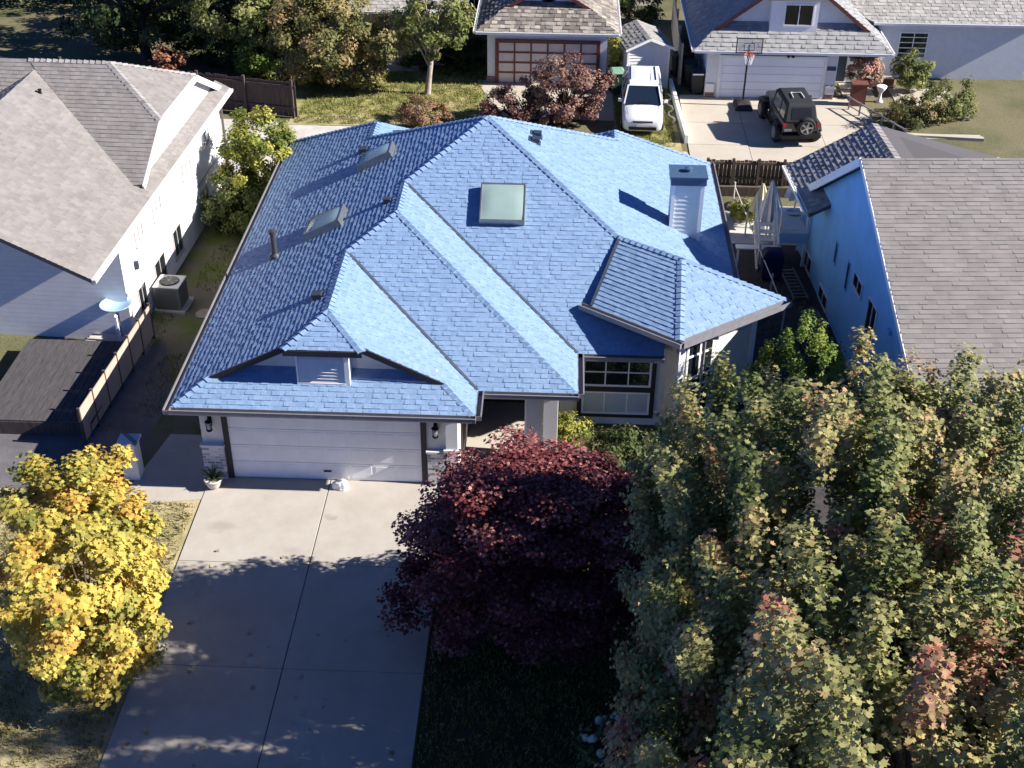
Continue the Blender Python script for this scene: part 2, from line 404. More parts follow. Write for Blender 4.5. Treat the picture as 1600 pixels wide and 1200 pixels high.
def window(parent, o, ux, uz, w, h, nrm, cols=2, rows=1, frame_m=None, glass_m=None, fw=0.06, mw=0.035, sill=False, proud=0.03, name='window'):
    """Framed window on a wall: o = lower left corner seen from outside, ux along the wall, nrm outward."""
    o, ux, uz, nrm = Vector(o), Vector(ux).normalized(), Vector(uz).normalized(), Vector(nrm).normalized()
    fr = MB()
    fr.obox(o + nrm * 0.002, ux * w, nrm * proud, uz * fw); fr.obox(o + uz * (h - fw) + nrm * 0.002, ux * w, nrm * proud, uz * fw)
    fr.obox(o + uz * fw + nrm * 0.002, ux * fw, nrm * proud, uz * (h - 2 * fw)); fr.obox(o + uz * fw + ux * (w - fw) + nrm * 0.002, ux * fw, nrm * proud, uz * (h - 2 * fw))
    for i in range(1, cols):
        fr.obox(o + uz * fw + ux * (w * i / cols - mw / 2) + nrm * 0.002, ux * mw, nrm * proud * 0.8, uz * (h - 2 * fw))
    for j in range(1, rows):
        for i in range(cols):
            xa = fw if i == 0 else w * i / cols + mw / 2
            xb = w - fw if i == cols - 1 else w * (i + 1) / cols - mw / 2
            fr.obox(o + uz * (h * j / rows - mw / 2) + ux * xa + nrm * 0.002, ux * (xb - xa), nrm * proud * 0.78, uz * mw)
    f = fr.build(name, frame_m or M_TRIM_W, parent)
    g = MB().obox(o + ux * (fw - 0.005) + uz * (fw - 0.005) + nrm * 0.001, ux * (w - 2 * fw + 0.01), nrm * 0.008, uz * (h - 2 * fw + 0.01))
    g.build('pane', glass_m or M_GLASS, f)
    if sill:
        MB().obox(o - ux * 0.05 - uz * 0.05 + nrm * 0.002, ux * (w + 0.1), nrm * (proud + 0.05), uz * 0.048).build('sill', frame_m or M_TRIM_W, f)
    return f

# ================================================================== GROUND AND PAVING
def ground(name, poly, z, m):
    return MB().add([(p[0], p[1], z) for p in poly], [tuple(range(len(poly)))]).build(name, m, None, kind='structure')
ground('ground', [(-400, -300), (400, -300), (400, 700), (-400, 700)], 0.0, M_EARTH)
# front: driveway slabs with open joints between them
drv = MB()
JX, JYS = 3.66, [0.62, -2.66, -6.0, -9.4, -12.8, -16.2]
for xa, xb in ((0.52, JX - 0.012), (JX + 0.012, 6.72)):
    for ya, yb in zip(JYS[1:], JYS[:-1]):
        drv.box(xa, ya + 0.006, -0.1, xb, yb - 0.006, 0.03)
drv.build('driveway', M_CONC, None, kind='structure', bevel=0.008)
ground('driveway_joint', [(0.52, 0.6), (6.72, 0.6), (6.72, -16.2), (0.52, -16.2)][::-1], 0.008, M_JOINT)
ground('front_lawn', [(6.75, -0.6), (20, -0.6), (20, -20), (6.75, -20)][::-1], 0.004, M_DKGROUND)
ground('side_lawn', [(-9, -15), (0.50, -15), (0.50, 0.2), (-9, -0.4)], 0.004, M_DRYGRASS)
ground('side_yard', [(-3.4, 0.2), (0.50, 0.2), (0.50, 18), (-3.4, 18)], 0.004, M_SOIL)
ground('side_path', [(-6, -0.2), (-1.95, 0.0), (-1.35, 4.0), (-2.35, 6.9), (-6, 7.2)], 0.010, M_ASPH)
ground('side_paving', [(-1.6, -0.7), (0.50, -0.35), (0.50, 2.4), (-1.0, 2.4)], 0.014, M_CONC)
MB().prism([(6.75, -0.9), (9.2, -0.9), (9.2, 4.4), (7.0, 4.4), (7.0, 0.6), (6.75, 0.6)], -0.05, 0.026).build('walkway', M_CONC2, None, kind='structure')
# behind the house: lane, lawns, neighbours' drives
ground('back_lane', [(-20, 18.5), (15.2, 18.5), (14.4, 22.2), (6, 23.4), (2.5, 24.1), (-0.4, 24.0), (-4.6, 24.5), (-20, 25)], 0.006, M_LANE)
ground('back_lawn', [(-1.8, 24.05), (2.5, 24.1), (6.3, 25.2), (6.15, 27.6), (5.5, 29.4), (4.4, 31.0), (-3, 32)], 0.010, M_GRASS)
ground('back_lawn_edge', [(-2.2, 24.0), (2.4, 24.12), (6.2, 25.0), (6.1, 26.8), (4.4, 26.9), (2.2, 25.3), (-1.0, 25.2)], 0.014, M_DRYGRASS)
ground('garage_apron', [(5.6, 29.6), (6.2, 27.4), (6.5, 25.2), (11.6, 25.2), (11.6, 29.6)], 0.016, M_CONC2)
ground('grass_strip', [(11.6, 22.6), (14.25, 22.0), (14.0, 29.4), (11.6, 29.4)], 0.012, M_GRASS)
cr = MB()
for xa, xb in ((14.5, 16.9), (16.92, 20.0), (20.02, 22.4)):
    for ya, yb in ((20.6, 22.9), (22.92, 25.2), (25.22, 27.2), (27.22, 28.3)):
        cr.box(xa, ya, -0.05, xb, yb, 0.03)
cr.build('cream_driveway', M_CONC2, None, kind='structure')
ground('drive_joint', [(14.5, 20.6), (22.4, 20.6), (22.4, 28.3), (14.5, 28.3)], 0.012, M_JOINT)
st = MB()
for (xa, ya, xb, yb) in ((20.9, 28.6, 21.5, 29.6), (21.65, 28.55, 23.0, 29.25), (21.7, 29.4, 23.1, 30.1), (21.4, 30.25, 23.0, 30.9), (23.8, 27.6, 26.4, 29.6), (23.6, 24.0, 26.5, 24.5)):
    st.box(xa, ya, -0.05, xb, yb, 0.035)
st.build('stepping_slab', M_CONC2, None, kind='structure')
ground('right_side_yard', [(14.5, -1), (17.9, -1), (17.9, 15.0), (14.5, 15.0)], 0.006, mat('dark_soil', (0.055, 0.05, 0.05), 0.95, 0.3, 4, 0.4, 30))
MB().prism([(15.1, 14.4), (17.9, 14.4), (18.3, 17.4), (15.4, 17.4)], -0.05, 0.03).build('patio', M_LANE, None, kind='structure')
ground('street', [(-60, -34), (60, -34), (60, -16.2), (-60, -16.2)], 0.005, M_ASPH)

# ================================================================== THE BLUE-ROOFED HOUSE
HE, SL = 2.60, 0.495
X1, X2, X3, Y2, Y3, YB = 7.45, 9.95, 14.45, 1.09, 2.95, 16.3
RK = 0.80                                   # where the clipped gable's rake stands
def zl(x): return HE + SL * x               # left slope
def zr(x, xe): return HE + SL * (xe - x)    # a right slope with its eave at xe
house = thing('house', (7.2, 8.0, 0.0), 'white single storey house under a large bright blue shingle roof with three skylights', 'house', world=True)
APEX = (X3 / 2, Y3 + X3 / 2, zl(X3 / 2))
V2 = (X2 / 2, Y3 + X2 / 2, zl(X2 / 2)); A2 = (X2 / 2, Y2 + X2 / 2, zl(X2 / 2))
V1 = (X1 / 2, Y2 + X1 / 2, zl(X1 / 2)); A1 = (X1 / 2, 1.75, zl(X1 / 2))
CL = (2.77, RK, zl(2.77)); CR = (X1 - 2.77, RK, zl(2.77))
RL = (RK, RK, zl(RK)); RR = (X1 - RK, RK, zl(RK))
BL = (3.34, 14.25, zl(3.34)); BL0 = (3.34, 13.0, zl(3.34))
BR = (11.1, 13.95, zr(11.1, X3)); BR0 = (11.1, 13.2, zr(11.1, X3))
LEFT = [(0, 0, HE), RL, CL, A1, V1, A2, V2, APEX, BL0, BL, (0, YB, HE)]
P_LEFT = LEFT
P_CLIP = [(2.76, 0.62, 3.965), (X1 - 2.76, 0.62, 3.965), A1]
P_SKIRT = [(0, 0, HE), (X1, 0, HE), (X1 - 1.2, 1.2, HE + SL * 1.2), (1.2, 1.2, HE + SL * 1.2)]
P_R1 = [(X1, 0, HE), (X1, Y2, HE), V1, A1, CR, RR]
P_F2 = [(X1, Y2, HE), (X2, Y2, HE), A2, V1]
P_R2 = [(X2, Y2, HE), (X2, Y3, HE), V2, A2]
def zf(y, ye): return HE + SL * (y - ye)
P_F3 = [(X2, Y3, HE), (12.2, Y3, HE), (12.45, 4.9, zf(4.9, Y3)), (11.05, 6.35, zf(6.35, Y3)), APEX, V2]
P_R3 = [APEX, (11.05, 6.35, zr(11.05, X3)), (12.9, 5.6, zr(12.9, X3)), (X3, 5.2, HE), (X3, 15.25, HE), BR, BR0]
P_BW_R = [BL0, BL, (6.65, 16.3, zl(3.34) - SL * 3.31), (6.65, 15.5, zl(3.34) - SL * 3.31)]
P_BW_B = [BL, (0, YB, HE), (6.65, 16.3, zl(3.34) - SL * 3.31)]
P_BACK = [APEX, BR0, (9.0, 15.5, HE + 0.0), (6.65, 15.5, zl(3.34) - SL * 3.31), BL0]
P_RW_L = [BR, BR0, (7.9, 15.3, BR[2] - SL * 3.2), (7.9, 15.9, BR[2] - SL * 3.2)]
P_RW_B = [(X3, 15.25, HE), BR, (7.9, 15.9, BR[2] - SL * 3.2)]
# angled bay at the right front
ZW = 3.36
BF = Vector((12.52, 2.50, ZW)); BRt = Vector((15.55, 4.77, ZW)); BLf = Vector((10.05, 4.30, ZW))
n1 = (BF - BLf).normalized(); n2 = (BRt - BF).normalized()
T2 = Vector((12.68, 5.15, 4.31)); T1 = T2 - n1 * 2.0
nBL = poly_normal([BLf, BF, T2])
def on(pn, p0, x, y): return p0.z - (pn.x * (x - p0.x) + pn.y * (y - p0.y)) / pn.z
T1.z = on(nBL, BF, T1.x, T1.y)
VL = Vector((10.42, 4.40, 0)); VL = BLf + n1 * 0.30; VM = (VL + T1) / 2; VM.z = zf(VM.y, Y3) + 0.02
P_B_L = [VL, BF, T2, T1]
P_B_R = [BF, BRt, T2]
RB2 = BRt - n1 * 3.6
P_B_K = [BRt, RB2, T1, T2]
ROOFS = [P_LEFT, P_CLIP, P_SKIRT, P_R1, P_F2, P_R2, P_F3, P_R3, P_BW_R, P_BACK, P_RW_L, P_B_L, P_B_R, P_B_K]
felt = MB()
for P in ROOFS + [P_BW_B, P_RW_B]: felt.slab([(p[0], p[1], p[2]) for p in P], 0.10)
roof = felt.build('roof', M_BLUEBASE, house)
sh = MB(); NRM = {}
for i, P in enumerate(ROOFS):
    flat = P is P_LEFT or P is P_B_L
    NRM[i] = shingle(sh, P, hi=0.021 if flat else 0.019, lo=0.015 if flat else 0.007)
sh.build('shingles', M_BLUE, roof, fix=False)
nL, nC, nS, nR, nF, nK = (poly_normal(P) for P in (P_LEFT, P_CLIP, P_SKIRT, P_R1, P_F2, P_B_K))
nBL, nBR = poly_normal(P_B_L), poly_normal(P_B_R)
def cap(a, b, na, nb):
    m_ = MB(); ridge_caps(m_, a, b, na, nb); m_.build('ridge_cap', M_BLUE, roof, fix=False)
cap((0.05, 0.05, HE), RL, nL, nS); cap((X1 - 0.05, 0.05, HE), RR, nR, nS)
cap(P_CLIP[0], A1, nL, nC); cap(P_CLIP[1], A1, nR, nC); cap(A1, V1, nL, nR)
cap((X2 - 0.05, Y2 + 0.05, HE), A2, nR, nF); cap(V1, A2, nL, nF); cap(A2, V2, nL, nR); cap(V2, APEX, nL, nF)
cap((11.05, 6.35, zf(6.35, Y3)), APEX, nR, nF)
nB = poly_normal(P_BACK)
cap(BL0, APEX, nL, nB); cap(BR0, APEX, nR, nB); cap((0, YB, HE), BL, nL, poly_normal(P_BW_B)); cap(BL0, BL, nL, poly_normal(P_BW_R))
cap((X3, 15.25, HE), BR, nR, poly_normal(P_RW_B)); cap(BR0, BR, nR, poly_normal(P_RW_L))
cap(BF, T2, nBL, nBR); cap(T1, T2, nBL, nK); cap(BRt, T2, nBR, nK)
# open metal valleys
val = MB()
def valley(a, b, na, nb):
    a, b = Vector(a), Vector(b); d = (b - a).normalized()
    up = Vector((0, 0, 1)); side = d.cross(up).normalized()
    val.beam(a + up * 0.035, b + up * 0.035, 0.085, 0.012, up)
valley((X1, Y2, HE), V1, nR, nF); valley((X2, Y3, HE), V2, nR, nF)
valley(VL + Vector((0, 0, 0.0)), T1, nBL, nF)
val.build('valley_flashing', mat('valley_metal', (0.045, 0.060, 0.090), 0.75, 0.2, 5), roof)
# gutters and fascia boards
gt = MB()
for a, b, o_ in (((0, 0, HE), (X1 + 0.02, 0, HE), (0, -1, 0)), ((X1, -0.02, HE), (X1, Y2 + 0.02, HE), (1, 0, 0)), ((X1 + 0.16, Y2, HE), (X2 + 0.02, Y2, HE), (0, -1, 0)),
                 ((X2, Y2 - 0.02, HE), (X2, Y3, HE), (1, 0, 0)), ((X2 + 0.16, Y3, HE), (12.2, Y3, HE), (0, -1, 0)), ((0, YB, HE), (0, -0.14, HE), (-1, 0, 0)),
                 ((X3, 15.3, HE), (X3, 5.3, HE), (1, 0, 0))):
    gutter(gt, a, b, o_)
gutter(gt, VL - n1 * 0.28, BF + n1 * 0.12, (n1.y, -n1.x, 0), 0.14); gutter(gt, BF, BRt, (n2.y, -n2.x, 0), 0.16)
gt.build('gutter', M_GUTTER, roof)
fa = MB()
for a, b in ((RL, CL), (P_CLIP[0], P_CLIP[1]), (CR, RR)):
    a, b = Vector(a), Vector(b); off = Vector((0, -0.03, -0.075)); fa.beam(a + off, b + off, 0.04, 0.15)
fa.build('fascia', M_TRIM_D, roof)
fa = MB()
for a, b in ((BRt, RB2),):
    fa.beam(Vector(a) + n2 * 0.03 - Vector((0, 0, 0.08)), Vector(b) + n2 * 0.03 - Vector((0, 0, 0.08)), 0.04, 0.16)
fa.build('fascia', M_TRIM_D, roof)
# walls (one closed footprint with the porch recess) and gable walls
wl = MB()
foot = [(0.45, 0.62), (7.02, 0.62), (7.02, 4.4), (9.5, 4.4), (9.5, 3.5), (12.35, 3.5), (12.62, 3.22), (14.85, 4.90), (13.95, 6.1), (13.95, 14.75), (7, 15.3), (0.45, 15.8)]
wl.prism(foot, 0, HE - 0.10)
wl.prism([(10.6, 4.72), (12.57, 3.28), (14.80, 4.95), (12.9, 7.0)], HE - 0.1, ZW - 0.08)
GW = 1.12
wl.add([(x, y, z) for y in (GW, GW + 0.12) for x, z in ((1.0, 3.12), (X1 - 1.0, 3.12), (X1 - 1.15, zl(1.15) - 0.10), (X1 - 2.85, zl(2.85) - 0.12), (2.85, zl(2.85) - 0.12), (1.15, zl(1.15) - 0.10))],
       [(0, 1, 2, 3, 4, 5), (11, 10, 9, 8, 7, 6)] + [(i, i + 6, (i + 1) % 6 + 6, (i + 1) % 6) for i in range(6)])
wall = wl.build('wall', M_CREAM, house)
# soffit under the eaves and porch ceiling
so = MB()
so.box(0.03, 0.03, HE - 0.16, X1 - 0.03, 0.62, HE - 0.12); so.box(7.02, Y2 + 0.03, HE - 0.16, X2 - 0.03, 4.4, HE - 0.12); so.box(X2 - 0.03, Y3 + 0.03, HE - 0.16, 12.2, 3.5, HE - 0.12)
so.box(0.03, 0.62, HE - 0.16, 0.45, YB - 0.1, HE - 0.12); so.box(13.95, 6.2, HE - 0.16, X3 - 0.03, 15.0, HE - 0.12)
so.build('soffit', M_TRIM_D, house)
# garage door
gd = MB()
DX0, DX1, DZ = 1.16, 6.04, 2.12
for k in range(4):
    z0 = 0.04 + k * (DZ - 0.04) / 4
    gd.box(DX0, 0.60, z0 + 0.006, DX1, 0.70, z0 + (DZ - 0.04) / 4 - 0.006)
    for c in range(8):
        xa = DX0 + 0.08 + c * (DX1 - DX0 - 0.08) / 8
        gd.box(xa, 0.594, z0 + 0.07, xa + 0.50, 0.602, z0 + 0.45)
gdo = gd.build('garage_door', M_DOORP, house, bevel=0.006)
MB().box(3.50, 0.57, 0.30, 3.70, 0.59, 0.34).build('handle', M_BLACK, gdo)
tr = MB()
tr.box(DX0 - 0.14, 0.56, 0, DX0, 0.63, DZ + 0.14); tr.box(DX1, 0.56, 0, DX1 + 0.14, 0.63, DZ + 0.14); tr.box(DX0, 0.56, DZ, DX1, 0.63, DZ + 0.14); tr.box(0.4, 0.555, DZ + 0.15, 7.02, 0.625, HE - 0.16)
tr.build('door_trim', M_TRIM_D, house)
for x0, x1_ in ((0.43, 1.0), (6.2, 6.66)):
    pb = MB(); pb.box(x0, 0.50, 0, x1_, 0.62, 1.05); pb.box(x0 - 0.03, 0.47, 1.05, x1_ + 0.03, 0.63, 1.11)
    pb.build('brick_pier', M_BRICK_W, house)
bx = MB(); bx.box(6.68, 0.5, 0, 6.98, 0.62, HE - 0.16); bx.box(6.62, 0.46, 1.12, 7.04, 0.6, 1.18); bx.build('corner_post', M_TRIM_W, house)
for lx in (0.72, 6.42):
    lm = MB(); lm.box(lx - 0.05, 0.58, 1.66, lx + 0.05, 0.62, 1.95); lm.beam((lx, 0.6, 1.9), (lx, 0.48, 1.9), 0.03, 0.03); lm.lathe([(0.02, 1.93), (0.10, 1.86), (0.03, 1.85)], (lx, 0.47, 0), 8); lm.lathe([(0.06, 1.60), (0.085, 1.62), (0.07, 1.58)], (lx, 0.47, 0), 8)
    for k in range(4):
        t = math.pi / 4 + k * math.pi / 2; lm.beam((lx + 0.07 * math.cos(t), 0.47 + 0.07 * math.sin(t), 1.61), (lx + 0.08 * math.cos(t), 0.47 + 0.08 * math.sin(t), 1.86), 0.014, 0.014, (1, 0, 0))
    lo_ = lm.build('wall_lamp', M_BLACK, house)
    MB().lathe([(0.045, 1.62), (0.06, 1.66), (0.06, 1.80), (0.04, 1.84)], (lx, 0.47, 0), 10).build('lamp_glass', M_GLASSG, lo_, smooth=True)
# boxed louvred vent in the clipped gable
vb = MB(); vx0, vx1, vz0, vz1 = 3.03, 4.34, 2.95, 3.80
vb.box(vx0, 0.745, vz0, vx1, GW, vz1)
vent = vb.build('gable_vent', M_WHITE, house)
lv = MB()
for k in range(8):
    z = vz0 + 0.06 + k * 0.093
    lv.obox((vx0 + 0.05, 0.675, z), (vx1 - vx0 - 0.18, 0, 0), (0, 0.012, 0.0), (0, 0.052, 0.080))
lv.build('louvre', M_WHITE, vent)
vt = MB(); vt.box(vx1 - 0.12, 0.665, vz0, vx1, 0.743, vz1); vt.box(vx0, 0.655, vz0 - 0.03, vx1 - 0.12, 0.743, vz0 + 0.045); vt.box(vx0, 0.675, vz0 + 0.045, vx0 + 0.04, 0.743, vz1)
vt.build('vent_trim', M_TRIM_W, vent)
# porch column and its lit inner face
pc = MB(); pc.box(9.10, 1.66, 0, 9.48, 2.05, HE - 0.16); pc.box(9.05, 1.61, 0, 9.53, 2.10, 0.25); pc.box(9.06, 1.62, HE - 0.32, 9.52, 2.09, HE - 0.165)
pc.build('porch_column', M_WHITE, house, bevel=0.01)
pl_ = MB(); pl_.box(8.62, 1.74, 0, 9.09, 1.80, HE - 0.17)
for k in range(17): pl_.obox((8.66, 1.70, 0.12 + 0.135 * k), (0.40, 0, 0), (0, 0.014, 0), (0, 0.035, 0.10))
pl_.build('porch_screen', M_GREYW2, house)
en = MB(); en.box(7.75, 4.36, 0.03, 8.75, 4.40, 2.1); en.build('front_door', mat('dark_stained_door', (0.035, 0.022, 0.018), 0.5, 0.2, 5), house)
MB().box(7.03, 4.385, 0.0, 9.49, 4.41, HE - 0.17).build('entry_shade_panel', mat('entry_shade_dark', (0.04, 0.035, 0.034), 0.7, 0.2, 4), house)  # dark sheets lining the recess, porch shade put into their colour
MB().box(7.022, 0.9, 0.0, 7.05, 4.38, HE - 0.17).build('entry_shade_panel', mat('entry_shade_dark', (0.04, 0.035, 0.034)), house)
# picture window beside the porch
fw = MB(); fw.box(10.0, 3.44, 0.26, 10.12, 3.5, 2.3); fw.box(11.97, 3.44, 0.26, 12.09, 3.5, 2.3); fw.box(10.12, 3.44, 0.26, 11.97, 3.5, 0.36); fw.box(10.12, 3.44, 1.10, 11.97, 3.5, 1.26); fw.box(10.12, 3.44, 2.18, 11.97, 3.5, 2.3)
fw.build('window_surround', M_TRIM_D, house)
window(house, (10.12, 3.485, 1.26), (1, 0, 0), (0, 0, 1), 1.85, 0.92, (0, -1, 0), 3, 2)
window(house, (10.12, 3.485, 0.36), (1, 0, 0), (0, 0, 1), 1.85, 0.74, (0, -1, 0), 3, 1, glass_m=M_GLASSG)
# bay windows on the angled wall
W0 = Vector((12.62, 3.22, 0)); dW = (Vector((14.85, 4.90, 0)) - W0).normalized(); nW = Vector((dW.y, -dW.x, 0))
MB().obox(W0 - dW * 0.02 + nW * 0.004, dW * 0.20, nW * 0.04, (0, 0, 3.2)).build('corner_post', M_TRIM_W, house)
window(house, W0 + dW * 0.28 + Vector((0, 0, 1.55)), dW, (0, 0, 1), 0.95, 1.45, nW, 2, 2, mw=0.06)
window(house, W0 + dW * 0.28 + Vector((0, 0, 0.30)), dW, (0, 0, 1), 0.95, 1.0, nW, 2, 1)
MB().obox(W0 + dW * 0.24 + Vector((0, 0, 1.33)) + nW * 0.004, dW * 1.03, nW * 0.03, (0, 0, 0.19)).build('window_surround', M_TRIM_D, house)
MB().obox(W0 + dW * 2.60 + nW * 0.004, dW * 0.16, nW * 0.05, (0, 0, 3.2)).build('corner_post', M_TRIM_W, house)
ds = MB(); pL = BF + n2 * 1.25; oW = Vector((n2.y, -n2.x, 0))
ds.tube([pL + oW * 0.1 + Vector((0, 0, -0.1)), pL + oW * 0.1 + Vector((0, 0, -0.3)), pL - oW * 0.36 + Vector((0, 0, -0.55)), pL - oW * 0.36 + Vector((0, 0, -3.3))], 0.045, 8)
ds.build('downspout', M_GUTTER, house)
# skylights: curb, frame and dome
def skylight(c, su, sw, hgt, n, name='skylight'):
    n = n.normalized(); w = (Vector((0, 0, 1)) - n * n.z).normalized(); u = w.cross(n).normalized()
    c = Vector(c); o = c - u * su / 2 - w * sw / 2
    k = MB(); t = 0.05
    k.obox(o, u * su, w * t, n * hgt); k.obox(o + w * (sw - t), u * su, w * t, n * hgt); k.obox(o + w * t, u * t, w * (sw - 2 * t), n * hgt); k.obox(o + w * t + u * (su - t), u * t, w * (sw - 2 * t), n * hgt)
    sk = k.build(name, M_METAL, house, bevel=0.008)
    d = MB(); G = 8; vs = []; fs = []
    for i in range(G + 1):
        for j in range(G + 1):
            a, b = i / G, j / G
            hh = 0.06 * (1 - (2 * a - 1) ** 4) * (1 - (2 * b - 1) ** 4)
            vs.append(o + u * (t * 0.6 + (su - 1.2 * t) * a) + w * (t * 0.6 + (sw - 1.2 * t) * b) + n * (hgt - 0.02 + hh))
    for i in range(G):
        for j in range(G): fs.append((i * (G + 1) + j, (i + 1) * (G + 1) + j, (i + 1) * (G + 1) + j + 1, i * (G + 1) + j + 1))
    d.add(vs, fs).build('skylight_dome', M_SKYL, sk, smooth=True)
    return sk
skylight((7.79, 7.22, zf(7.22, Y3)), 1.27, 1.33, 0.22, nF)
skylight((2.80, 7.20, zl(2.80)), 1.05, 1.15, 0.24, nL)
skylight((3.82, 10.70, zl(3.82)), 0.85, 1.15, 0.24, nL)
# vents and flue
fl = MB(); fx, fy = 1.35, 6.56; fz = zl(fx)
fl.lathe([(0.16, fz - 0.12), (0.15, fz + 0.08), (0.085, fz + 0.14), (0.085, fz + 0.72), (0.11, fz + 0.74), (0.11, fz + 0.84), (0.02, fz + 0.88)], (fx, fy, 0), 16)
fl.build('flue_pipe', mat('dull_flue_metal', (0.10, 0.10, 0.105), 0.4, 0.2, 8, metal=0.6), house, smooth=False)
def box_vent(c, n, s=0.26):
    n = n.normalized(); w = (Vector((0, 0, 1)) - n * n.z).normalized(); u = w.cross(n).normalized(); c = Vector(c)
    m_ = MB(); m_.obox(c - u * s * 0.7 - w * s * 0.8, u * s * 1.4, w * s * 1.6, n * 0.035)
    vs = [c - u * s / 2 - w * s / 2, c + u * s / 2 - w * s / 2, c + u * s / 2 + w * s / 2, c - u * s / 2 + w * s / 2]
    top = [vs[0] + n * 0.17 + w * 0.02, vs[1] + n * 0.17 + w * 0.02, vs[2] + n * 0.08, vs[3] + n * 0.08]
    m_.add(vs + top, [(3, 2, 1, 0), (4, 5, 6, 7), (0, 1, 5, 4), (1, 2, 6, 5), (2, 3, 7, 6), (3, 0, 4, 7)])
    m_.build('roof_vent', M_DKMETAL, house)
box_vent((3.3, 2.75, zl(3.3)), nL); box_vent((4.6, 7.0, zl(4.6)), nL, 0.2); box_vent((3.2, 12.0, zl(3.2)), nL)
box_vent((8.63, 10.5, zr(8.63, X3)), nR, 0.24); box_vent((8.59, 10.0, zr(8.59, X3)), nR, 0.24); box_vent((4.0, 14.0, zl(3.34) - SL * 0.66), poly_normal(P_BW_R), 0.2)
# sided chimney with a dark cap
ch = MB(); cx0, cx1, cy0, cy1, cz = 12.64, 13.50, 8.62, 9.30, 4.86
ch.box(cx0, cy0, 2.6, cx1, cy1, cz)
for k in range(14):
    z = 3.0 + k * 0.135
    for (a, b, nn) in (((cx0 - 0.01, cy0, z), (cx1 + 0.01, cy0, z), (0, -1, 0)), ((cx1, cy0, z), (cx1, cy1, z), (1, 0, 0)), ((cx0, cy1, z), (cx0, cy0, z), (-1, 0, 0))):
        a, b, nn = Vector(a), Vector(b), Vector(nn)
        ch.add([a + nn * 0.028, b + nn * 0.028, b + nn * 0.004 + Vector((0, 0, 0.135)), a + nn * 0.004 + Vector((0, 0, 0.135)), a, b], [(0, 1, 2, 3), (0, 4, 5, 1)])
chim = ch.build('chimney', M_WHITE, house)
tm = MB()
for xa in (cx0 - 0.035, cx1 - 0.07): tm.box(xa, cy0 - 0.05, 2.7, xa + 0.105, cy0 - 0.004, cz - 0.002)
tm.build('corner_trim', M_TRIM_W, chim)
cc = MB(); cc.box(cx0 - 0.08, cy0 - 0.08, cz, cx1 + 0.08, cy1 + 0.08, cz + 0.22); cc.box(cx0 - 0.11, cy0 - 0.11, cz + 0.22, cx1 + 0.11, cy1 + 0.11, cz + 0.27); cc.lathe([(0.10, cz + 0.27), (0.10, cz + 0.36), (0.13, cz + 0.37), (0.02, cz + 0.41)], ((cx0 + cx1) / 2, (cy0 + cy1) / 2, 0), 12)
cc.build('chimney_cap', mat('blue_cap_metal', (0.055, 0.10, 0.175), 0.45, 0.12, 8), chim)

# ================================================================== NEIGHBOURING HOUSES
def shingled(P, house_, m, e, tone=(0.15, 0.85), felt_m=None, th=0.12, name='roof', sname='shingles', **kw):
    """Roof planes of a house: one solid roof part, its shingle cover a sub-part."""
    f = MB()
    for p in P: f.slab(p, th)
    r_ = f.build(name, felt_m or M_ROOFSIDE, house_)
    s_ = MB()
    for p in P: shingle(s_, p, e, tone=tone, **kw)
    s_.build(sname, m, r_, fix=False)
    return r_

# ---- white two-storey house on the left (own axes: x outward from its side wall, y along it)
lh = thing('house', (-3.19, 11, 0), 'white two storey house with grey roof beside the narrow strip left of the blue roof', 'house', rz=R(-2.2))
EZ, EX = 3.85, 0.45
def skz(x): return EZ + 0.5 * (EX - x)
RX = -1.9
P_main_f = [(RX, 2.4, 6.37), (0.18, 0.48, 5.33), (0.18, -1.72, 4.13), (-0.1, -1.76, skz(-0.1)), (-4.2, 2.05, skz(-4.2)), (-4.5, 2.4, 6.37)]
P_clip2 = [(RX, 2.4, 6.37), (0.18, 4.32, 5.33), (0.18, 0.48, 5.33)]
P_main_b = [(RX, 2.4, 6.37), (-12, 2.4, 6.37), (-12, 7.45, 3.65), (0.18, 7.45, 3.65), (0.18, 4.32, 5.33)]
P_wing_r = [(EX, -7.0, EZ), (EX, 7.05, EZ), (-0.06, 7.05, skz(-0.06)), (-0.06, -1.80, skz(-0.06)), (-4.2, 2.05, skz(-4.2)), (-4.2, -7.0, skz(-4.2))]
P_wing_l = [(-4.2, -7.0, skz(-4.2)), (-4.2, 2.05, skz(-4.2)), (-8.6, 2.05, EZ), (-8.6, -7.0, EZ)]
P_main_f2 = [(-4.5, 2.4, 6.37), (-4.2, 2.05, skz(-4.2)), (-8.6, -2.2, EZ), (-12, -2.2, EZ), (-12, 2.4, 6.37)]
lroof = shingled([P_main_f, P_clip2, P_main_b, P_wing_r, P_wing_l, P_main_f2], lh, M_TAUPE, 0.16, (0.3, 0.7), hi=0.018, lo=0.012)
nA, nB_, nC_ = poly_normal(P_main_f), poly_normal(P_clip2), poly_normal(P_main_b)
for a, na, nb in (((0.18, 0.48, 5.33), nA, nB_), ((0.18, 4.32, 5.33), nC_, nB_), ((-4.5, 2.4, 6.37), nA, nC_)):
    lc = MB(); ridge_caps(lc, a, (RX, 2.4, 6.37), na, nb); lc.build('ridge_cap', M_GREYSH, lroof, fix=False)
lw = MB(); lw.box(-8, -3.9, 0, 0, 6.9, 3.72)
lw.add([(x, y, z) for x in (0.0, -0.15) for y, z in ((-1.7, 4.02), (6.75, 4.02), (6.65, 3.95 + 0.05), (4.3, 5.25), (0.5, 5.25), (-1.62, 4.08))], [(0, 1, 2, 3, 4, 5), (11, 10, 9, 8, 7, 6)] + [(i, i + 6, (i + 1) % 6 + 6, (i + 1) % 6) for i in range(6)])
lw.build('wall', M_LAPW, lh)
